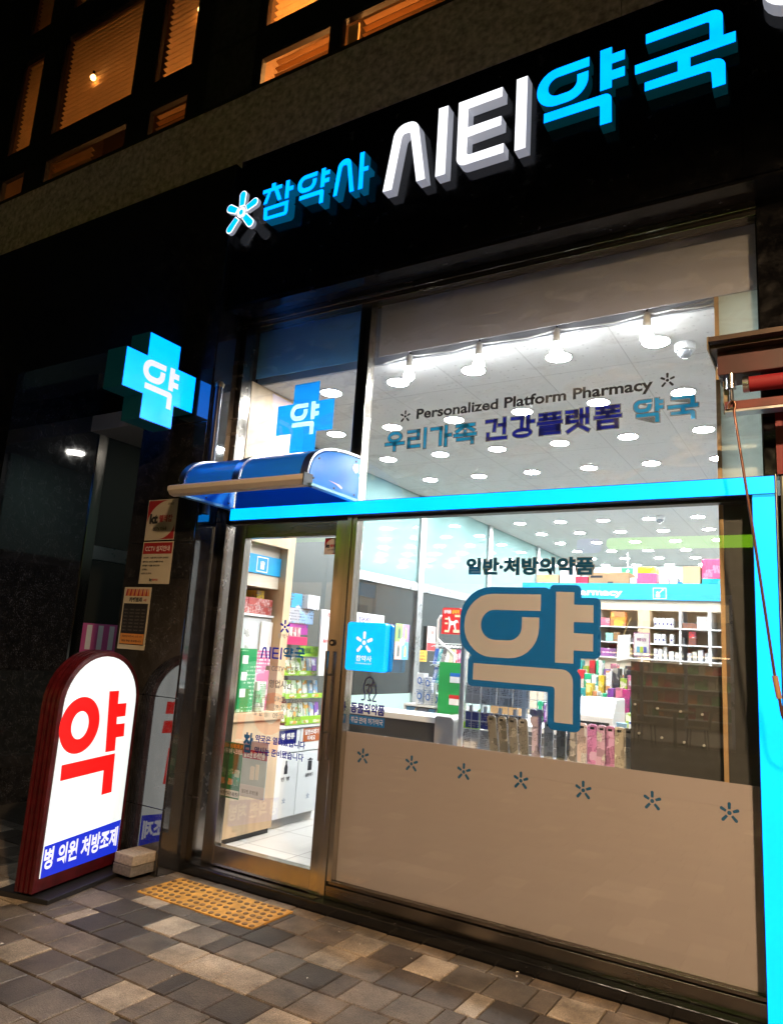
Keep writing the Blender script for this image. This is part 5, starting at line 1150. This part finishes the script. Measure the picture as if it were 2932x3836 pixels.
heap = [('green', (.02, .40, .20), (.75, .8, .76)), ('magenta', (.50, .03, .20), (.7, .5, .6)), ('white', (.74, .74, .72), (.7, .3, .1)), ('red', (.58, .03, .04), (.8, .75, .7)), ('pink', (.68, .20, .30), (.8, .75, .75)), ('yellow', (.72, .52, .03), (.8, .75, .3)), ('lime', (.38, .58, .05), (.8, .8, .6)), ('purple', (.22, .06, .36), (.6, .5, .7)), ('teal', (.03, .35, .38), (.7, .8, .8)), ('black', (.03, .03, .035), (.4, .38, .3))]
rg = random.Random(21)
for k in range(68):
    nm, c1, c2 = heap[(k * 7 + k // 5) % 10]
    x = -2.08 + (k % 17) * .058 + rg.uniform(-.003, .003); w = rg.uniform(.044, .055); row = k // 17
    y = (1.92, 2.07, 2.22, 2.37)[row]; h = (rg.uniform(.10, .19), rg.uniform(.22, .33), rg.uniform(.36, .46), rg.uniform(.44, .54))[row]
    tag(MB().box(x, y, 1.0205, x + w, y + .10, 1.0205 + h).build('medicine_box', printed(c1, c2, (.06, .06, .08), 1.7), bevel=.002), '%s medicine box standing in the %s row on the display table' % (nm, ('front', 'second', 'third', 'tall back')[row]), 'medicine box', 'medicine boxes heaped on the display table')
t = thing('hanging_sheet', 'white paper sheet hanging above the heaped medicine boxes', 'paper sheet', (-1.39, 1.9, 1.5))
MB().prism([(-1.44, 1.53), (-1.345, 1.55), (-1.335, 1.735), (-1.43, 1.725)], 1, 1.86, 1.862).build('sheet', M('white_paper', (.76, .76, .75), .6), t); MB().tube([(-1.385, 1.861, 1.73), (-1.36, 1.861, 1.80), (-1.33, 1.861, 1.86)], .004).build('clip_stem', M('gold_clip', (.7, .5, .2), .3, .8), t)
t = thing('framed_poster', 'small framed leaflet with purple border on a clear stand above the table', 'framed leaflet', (-1.265, 1.95, 1.57))
MB().box(-1.335, 1.95, 1.575, -1.215, 1.958, 1.755).build('frame', M('plum_frame', (.40, .16, .30), .4), t); MB().box(-1.329, 1.9475, 1.582, -1.221, 1.9495, 1.748).build('leaflet', M('cream_leaflet', (.76, .72, .66), .5), t)
for k, cc in enumerate(((.1, .35, .5), (.45, .55, .05), (.1, .1, .4))): MB().box(-1.31 + k * .025, 1.945, 1.605, -1.288 + k * .025, 1.947, 1.65).build('picture', M('leaflet_ink', cc, .5), t)
txt('건강 상담', -1.31, 1.69, -1.24, 1.715, 1.946, M('plum_ink', (.25, .03, .15), .5), t, bold=.03); MB().box(-1.28, 1.953, 1.02, -1.27, 1.957, 1.574).build('stand', WHITEG, t)

# dispensary partition with blue header
t = thing('dispensary_partition', 'shelved partition with long blue header sign at the back of the pharmacy', 'partition', (-2, 4.7, .1))
hd_ = MB().box(-3.22, 4.48, 2.225, -.62, 5.0, 2.405).build('header', BLUEB, t)
txt('Pharmacy', -2.665, 2.247, -2.045, 2.337, 4.4775, WHT, hd_, bold=.035)
mb = MB()
for (a, b, c, e) in ((-1.71, 2.225 + .012, -1.57, 2.243), (-1.71, 2.352, -1.57, 2.358), (-1.71, 2.243, -1.704, 2.352), (-1.576, 2.243, -1.57, 2.352)): mb.box(a, 4.4765, b, c, 4.479, e)
mb.prism([(-1.675, 2.255), (-1.635, 2.255), (-1.635, 2.285), (-1.645, 2.29), (-1.61, 2.33), (-1.617, 2.335), (-1.66, 2.29), (-1.68, 2.28)], 1, 4.4765, 4.479)
mb.prism([(-1.662 + .013 * math.cos(R(a)), 2.305 + .013 * math.sin(R(a))) for a in range(0, 360, 30)], 1, 4.4765, 4.479)
mb.prism([(-1.605 + .012 * math.cos(R(a)), 2.34 + .009 * math.sin(R(a))) for a in range(0, 360, 30)], 1, 4.476, 4.4785)
mb.build('symbol', WHT, hd_)
MB().box(-3.2, 4.52, 2.11, -.63, 4.98, 2.2245).build('wood_fascia', BEIGE, t); MB().box(-3.2, 4.86, .1, -.63, 4.98, 2.109).build('back_panel', BEIGE, t)
for z in (1.59, 1.755, 1.925): MB().box(-2.75, 4.42, z - .012, -.64, 4.859, z).build('shelf', WHITEG, t)
for (a, b, mm) in ((-2.78, -2.75, WOOD), (-2.31, -2.29, WHITEG), (-1.86, -1.735, WOOD), (-1.435, -1.415, WHITEG), (-1.15, -1.12, WHITEG), (-.98, -.96, WHITEG)):
    MB().box(a, 4.43, .1, b, 4.858, 2.109).build('upright', mm, t)
MB().box(-3.2, 4.50, .1, -.63, 4.858, 1.577).build('lower_cabinet', BEIGE, t)
def item(x0, z0, x1, z1, c1, c2, lab, nm='medicine_box', y=4.46, dpt=.12, s=.7, grp=None, ink=(.06, .06, .1)):
    return tag(MB().box(x0, y, z0 + .0005, x1, y + dpt, z1).build(nm, printed(c1, c2, ink, s), bevel=.002), lab, nm.replace('_', ' '), grp)
item(-2.165, 1.925, -2.0, 2.03, (.78, .22, .02), (.85, .35, .05), 'large orange box in the upper shelf of the left bay'); item(-2.16, 2.0305, -2.005, 2.085, (.80, .25, .02), (.85, .4, .1), 'orange box stacked on the large orange box')
item(-2.28, 1.925, -2.172, 2.015, (.70, .14, .22), (.8, .4, .4), 'rose pink box beside the large orange box')
for k in range(5):
    for (z, lab) in ((1.925, 'upper'), (1.755, 'middle')):
        if z < 1.9 and k == 3: continue
        o = item(-1.70 + k * .041, z, -1.662 + k * .041, z + .105, (.80, .80, .80), (.8, .8, .8), 'slim white bottle box with a navy drop on the %s shelf of the centre bay' % lab, 'bottle_box', grp='white bottle boxes on the centre bay')
        MB().prism([(-1.681 + k * .041 + .009 * math.cos(R(a)), z + .042 + .012 * math.sin(R(a))) for a in range(0, 360, 30)] , 1, 4.4575, 4.4592).build('drop_mark', NAVYT, o)
for k in range(2): item(-1.70 + k * .045, 1.59, -1.66 + k * .045, 1.70, (.80, .80, .80), (.7, .7, .78), 'slim white box at the left end of the lowest centre shelf', 'bottle_box', grp='white boxes at the end of the lowest centre shelf')
for k, (x, w, h, c1, nm) in enumerate(((-1.60, .035, .135, (.78, .78, .76), 'tall white bottle box'), (-1.545, .05, .09, (.74, .74, .74), 'short white box'), (-1.485, .04, .08, (.70, .66, .62), 'cream box'), (-1.36, .04, .08, (.76, .76, .78), 'small white box'), (-1.31, .045, .10, (.62, .58, .5), 'tan box'), (-1.255, .05, .12, (.75, .78, .82), 'white and navy box'), (-1.19, .04, .09, (.72, .72, .72), 'grey white box'))):
    item(x, 1.59, x + w, 1.59 + h, c1, [v * .8 for v in c1], nm + ' on the lowest shelf of the partition', 'bottle_box', s=1.2)
item(-1.405, 1.925, -1.265, 1.985, (.16, .06, .03), (.2, .08, .04), 'dark brown flat box on the upper shelf of the right bay'); item(-1.26, 1.925, -1.155, 2.055, (.74, .76, .74), (.8, .8, .8), 'pale display box on the upper shelf of the right bay')
item(-1.345, 1.755, -1.275, 1.83, (.18, .05, .03), (.2, .07, .05), 'dark red brown box on the middle shelf of the right bay'); item(-1.342, 1.8305, -1.28, 1.90, (.62, .03, .04), (.8, .8, .78), 'red and white box on top of the red brown box')
item(-1.41, 1.755, -1.385, 1.83, (.03, .03, .03), (.1, .1, .1), 'narrow black box on the middle shelf of the right bay'); item(-2.215, 1.755, -2.135, 1.85, (.30, .62, .52), (.7, .8, .78), 'mint green box on the middle shelf of the left bay'); item(-2.13, 1.755, -2.06, 1.86, (.30, .16, .06), (.35, .2, .1), 'brown box beside the mint green box')
item(-2.04, 1.755, -1.90, 1.80, (.06, .06, .07), (.7, .7, .7), 'flat dark case beside the brown box'); item(-2.27, 1.59, -2.10, 1.68, (.3, .1, .3), (.7, .6, .6), 'purple box on the lowest shelf of the left bay'); item(-2.08, 1.59, -1.93, 1.70, (.7, .5, .2), (.8, .8, .7), 'golden box on the lowest shelf of the left bay')
KR = M('kraft_card', (.42, .29, .16), .8, var=.08, scale=8)
def carton(x0, z1, x1, lab, mt_=KR, z0=2.4055, y=4.55, dpt=.3):
    return tag(MB().box(x0, y, z0, x1, y + dpt, z1).build('cardboard_box', mt_, bevel=.004), lab, 'cardboard box')
o = carton(-3.07, 2.51, -2.80, 'pale brown cardboard box at the left end of the header top'); MB().box(-2.96, 4.5475, 2.46, -2.91, 4.5495, 2.51).build('tape', M('yellow_tape', (.6, .42, .12), .4), o)
o = carton(-2.44, 2.535, -1.98, 'long brown cardboard box in the middle of the header top', M('kraft_dark', (.30, .18, .09), .8, var=.1, scale=8)); MB().box(-2.42, 4.5475, 2.475, -2.28, 4.5495, 2.50).build('printed_mark', BLKT, o); MB().box(-2.22, 4.5475, 2.415, -2.16, 4.5495, 2.43).build('printed_mark', BLKT, o)
carton(-1.415, 2.60, -1.235, 'tall brown cardboard box beside the pink bundles on the header top')
def topb(x0, z0, x1, z1, c1, c2, lab, s=.5, y=4.56): return tag(MB().box(x0, y, z0 + .0055, x1, y + .18, z1).build('packet_bundle', printed(c1, c2, [v * .6 for v in c1], s, .15), bevel=.006), lab, 'packet bundle')
topb(-2.785, 2.40, -2.69, 2.66, (.74, .75, .80), (.78, .78, .82), 'left tall white carton standing on the header top'); topb(-2.685, 2.40, -2.60, 2.655, (.76, .77, .80), (.78, .78, .82), 'right tall white carton standing on the header top')
topb(-2.595, 2.40, -2.45, 2.49, (.62, .04, .07), (.8, .7, .72), 'red and white box beside the long cardboard box'); topb(-1.975, 2.40, -1.905, 2.475, (.74, .74, .76), (.8, .8, .8), 'small white box between the long carton and the pink bundle')
topb(-1.90, 2.40, -1.69, 2.53, (.72, .10, .20), (.75, .25, .32), 'wrapped pink bundle under the lime bundle', .9); topb(-1.895, 2.525, -1.695, 2.60, (.52, .58, .03), (.6, .65, .1), 'wrapped lime bundle on top of the pink bundle', .9)
topb(-1.655, 2.40, -1.56, 2.48, (.76, .76, .78), (.7, .3, .4), 'white packet with red print on the header top'); topb(-1.55, 2.40, -1.47, 2.485, (.74, .76, .78), (.78, .78, .8), 'pale packet left of the small blue box'); topb(-1.465, 2.40, -1.42, 2.435, (.03, .16, .5), (.1, .3, .6), 'small blue box on the header top')
topb(-1.22, 2.40, -1.03, 2.47, (.02, .34, .38), (.1, .45, .5), 'wrapped teal bundle at the right of the header top', .9); topb(-1.22, 2.465, -1.035, 2.68, (.72, .07, .17), (.78, .2, .3), 'tall wrapped pink bundle on the teal bundle', .9)

# ------------------------------------------------------------------ across the street: convenience store that the glass mirrors
t = thing('convenience_store', 'lit convenience store across the street mirrored in the lower window', 'shop', (-2.5, -12, 0))
MB().box(-14, -18, 3.2, 8, -12.0, 9).build('upper_wall', BW, t); OBW = M('beige_facing_wall', (.42, .34, .24), .8, var=.15, scale=3)
MB().box(-34, -12.25, 0, -4.4, -12.0, 3.19).build('wall', OBW, t); MB().box(-34, -12.2, 3.2, -14.001, -12.0, 9).build('upper_wall', BW, t)
MB().box(-15.2, -11.99, 4.3, -10.6, -11.9, 4.75).build('lime_sign', EM('added_lime_strip', (.36, .85, .02), 1.), t); MB().box(-1.75, -12.25, 0, 8, -12.0, 3.19).build('wall', BW, t)  # lime strip added for its green reflection at the top of the door jambs
MB().prism(fillet([(-4.2, 3.95, .11), (-.6, 3.95), (-.6, 4.19), (-4.2, 4.19, .11)]), 1, -11.99, -11.9).build('lime_sign', EM('lime_sign_light', (.36, .85, .02), 4.), t)
MB().prism(fillet([(-4.85, 3.88, .1), (-4.33, 3.88, .1), (-4.33, 4.19, .1), (-4.85, 4.19, .1)]), 1, -11.99, -11.9).build('purple_sign', EM('purple_sign_light', (.16, .06, .7), 1.6), t)
MB().box(-5.6, -16.0, 2.9, 2.6, -12.02, 3.0).build('ceiling', M('store_ceiling', (.7, .66, .6), .7), t); MB().box(-5.6, -16.2, 0, 2.6, -16.0, 2.9).build('back_wall', M('store_wall', (.55, .42, .28), .7), t); MB().box(-5.6, -16, -.0, 2.6, -12.02, .06).build('floor', M('store_floor', (.30, .27, .24), .4), t)
for x in (-4.39, -3.52, -2.66, -1.81): MB().box(x, -12.05, .06, x + .06, -11.98, 3.0).build('mullion', ALU, t)
MB().box(-4.38, -12.03, 2.45, -1.77, -12.0, 2.80).build('window_band', M('store_band', (.55, .40, .22), .5, emit=(1., .62, .28), es=1.3), t)
for x in (-4.0, -3.1, -2.22): 
    mb = MB().prism([(x + .17 * math.cos(R(a)), 2.62 + .11 * math.sin(R(a))) for a in range(0, 360, 20)], 1, -12.06, -12.055); mb.build('emblem', M('store_emblem', (.75, .65, .5), .5, emit=(1., .75, .45), es=2.), t)
    txt('CU', x - .1, 2.57, x + .1, 2.67, -12.07, M('store_ink', (.1, .06, .06), .5), t, bold=.06)
for k in range(4): MB().box(-5.2 + k * 1.9, -14.6, 2.86, -3.8 + k * 1.9, -14.4, 2.90).build('lamp', EM('store_tube_light', (1., .84, .62), 75.), t)
for k, z in enumerate((.35, .7, 1.05, 1.4, 1.75)):
    MB().box(-5.3, -15.6, z - .03, 2.3, -15.2, z).build('shelf', WHITEG, t)
    mb = MB(); rg = random.Random(k); x = -5.25
    while x < 2.2:
        w = rg.uniform(.08, .22); mb.box(x, -15.5, z + .001, x + w - .01, -15.3, z + rg.uniform(.15, .28), rg.randrange(5)); x += w
    mb.build('goods', [M('goods_red', (.5, .05, .04), .5), M('goods_orange', (.65, .25, .04), .5), M('goods_cream', (.65, .58, .4), .5), M('goods_green', (.1, .3, .08), .5), M('goods_brown', (.25, .12, .06), .5)], t, kind='stuff')
MB().box(-4.33, -12.16, 1.745, -1.82, -12.13, 1.775).build('counter_lamp', EM('counter_strip_light', (1., .72, .4), 9.), t); MB().box(-4.33, -12.2, 1.70, -1.82, -12.128, 1.744).build('window_shelf', WHITEG, t)
CHW = M('moulded_chair', (.6, .42, .22), .5)
ch0 = None
for k, (x, rot) in enumerate(((-3.25, math.pi), (-2.3, math.pi), (-3.95, 0))):
    if ch0 is None:
        c = thing('cafe_chair', 'tan moulded chair outside the store across the street', 'chair', (x, -11.2, 0), 'chairs outside the store across the street')
        MB().box(x - .2, -11.4, .43, x + .2, -11.0, .46).build('seat', CHW, c, bevel=.012); MB().prism([(x - .2, .47), (x - .17, .47), (x - .26, .85), (x - .29, .85)], 1, -11.38, -11.02).build('backrest', CHW, c, bevel=.01)
        for a in (-.17, .17):
            for b in (-11.37, -11.03): MB().tube([(x + a, b, .0), (x + a * .85, b, .43)], .012).build('leg', BLACKM, c)
        ch0 = c
    else: o = dup(ch0, (x, -11.2, 0)); o.rotation_euler.z = rot
c = thing('cafe_table', 'small tan table between chairs outside the store across the street', 'table', (-2.7, -11.2, 0))
MB().lathe((-2.7, -11.2, .70), [(.34, 0), (.35, .012), (.34, .025)], 28).build('top', CHW, c); MB().tube([(-2.7, -11.2, .03), (-2.7, -11.2, .70)], .03).build('column', BLACKM, c); MB().lathe((-2.7, -11.2, .004), [(.24, 0), (.05, .03)], 20).build('foot', BLACKM, c)

# street lamps (the near one throws warm light on the pavement)
def street_lamp(x, y, h, e, lab, aim):
    t = thing('street_lamp', lab, 'street lamp', (x, y, 0))
    MB().cyl((x, y, 0), (x, y, h), .07, 16, .045).build('pole', BLACKM, t, smooth=True); MB().lathe((x, y, 0), [(.13, 0), (.12, .25), (.075, .3)], 16).build('base', BLACKM, t)
    MB().tube([(x, y, h - .02), (x, y + .3, h + .08), (x, y + .75, h + .1)], .035).build('arm', BLACKM, t, smooth=True)
    hd = MB().box(x - .12, y + .65, h + .05, x + .12, y + 1.15, h + .15).build('lamp_head', BLACKM, t, bevel=.02)
    MB().box(x - .09, y + .70, h + .038, x + .09, y + 1.10, h + .049).build('lens', EM('sodium_lens', (1., .60, .28), 12.), hd)
    l = bpy.data.lights.new('lamp_glow', 'SPOT'); l.energy = e; l.color = (1., .66, .37); l.spot_size = R(132); l.spot_blend = .75; l.shadow_soft_size = .12
    lo = bpy.data.objects.new('lamp_glow', l); COL.objects.link(lo); lo.parent = t; lo.location = (0, .9, h + .02)
    d_ = Vector(aim) - Vector((x, y + .9, h)); lo.rotation_euler = d_.to_track_quat('-Z', 'Y').to_euler()
street_lamp(1.25, -4.9, 4.7, 3500, 'black street lamp with warm sodium lens at the kerb behind the viewer', (.55, -2.6, .0))
street_lamp(-11.0, -11.0, 5.0, 2200, 'added black street lamp lighting the wall across the street', (-12., -11.6, 0.))  # unseen lamp added to warm the far wall mirrored in the steel jambs
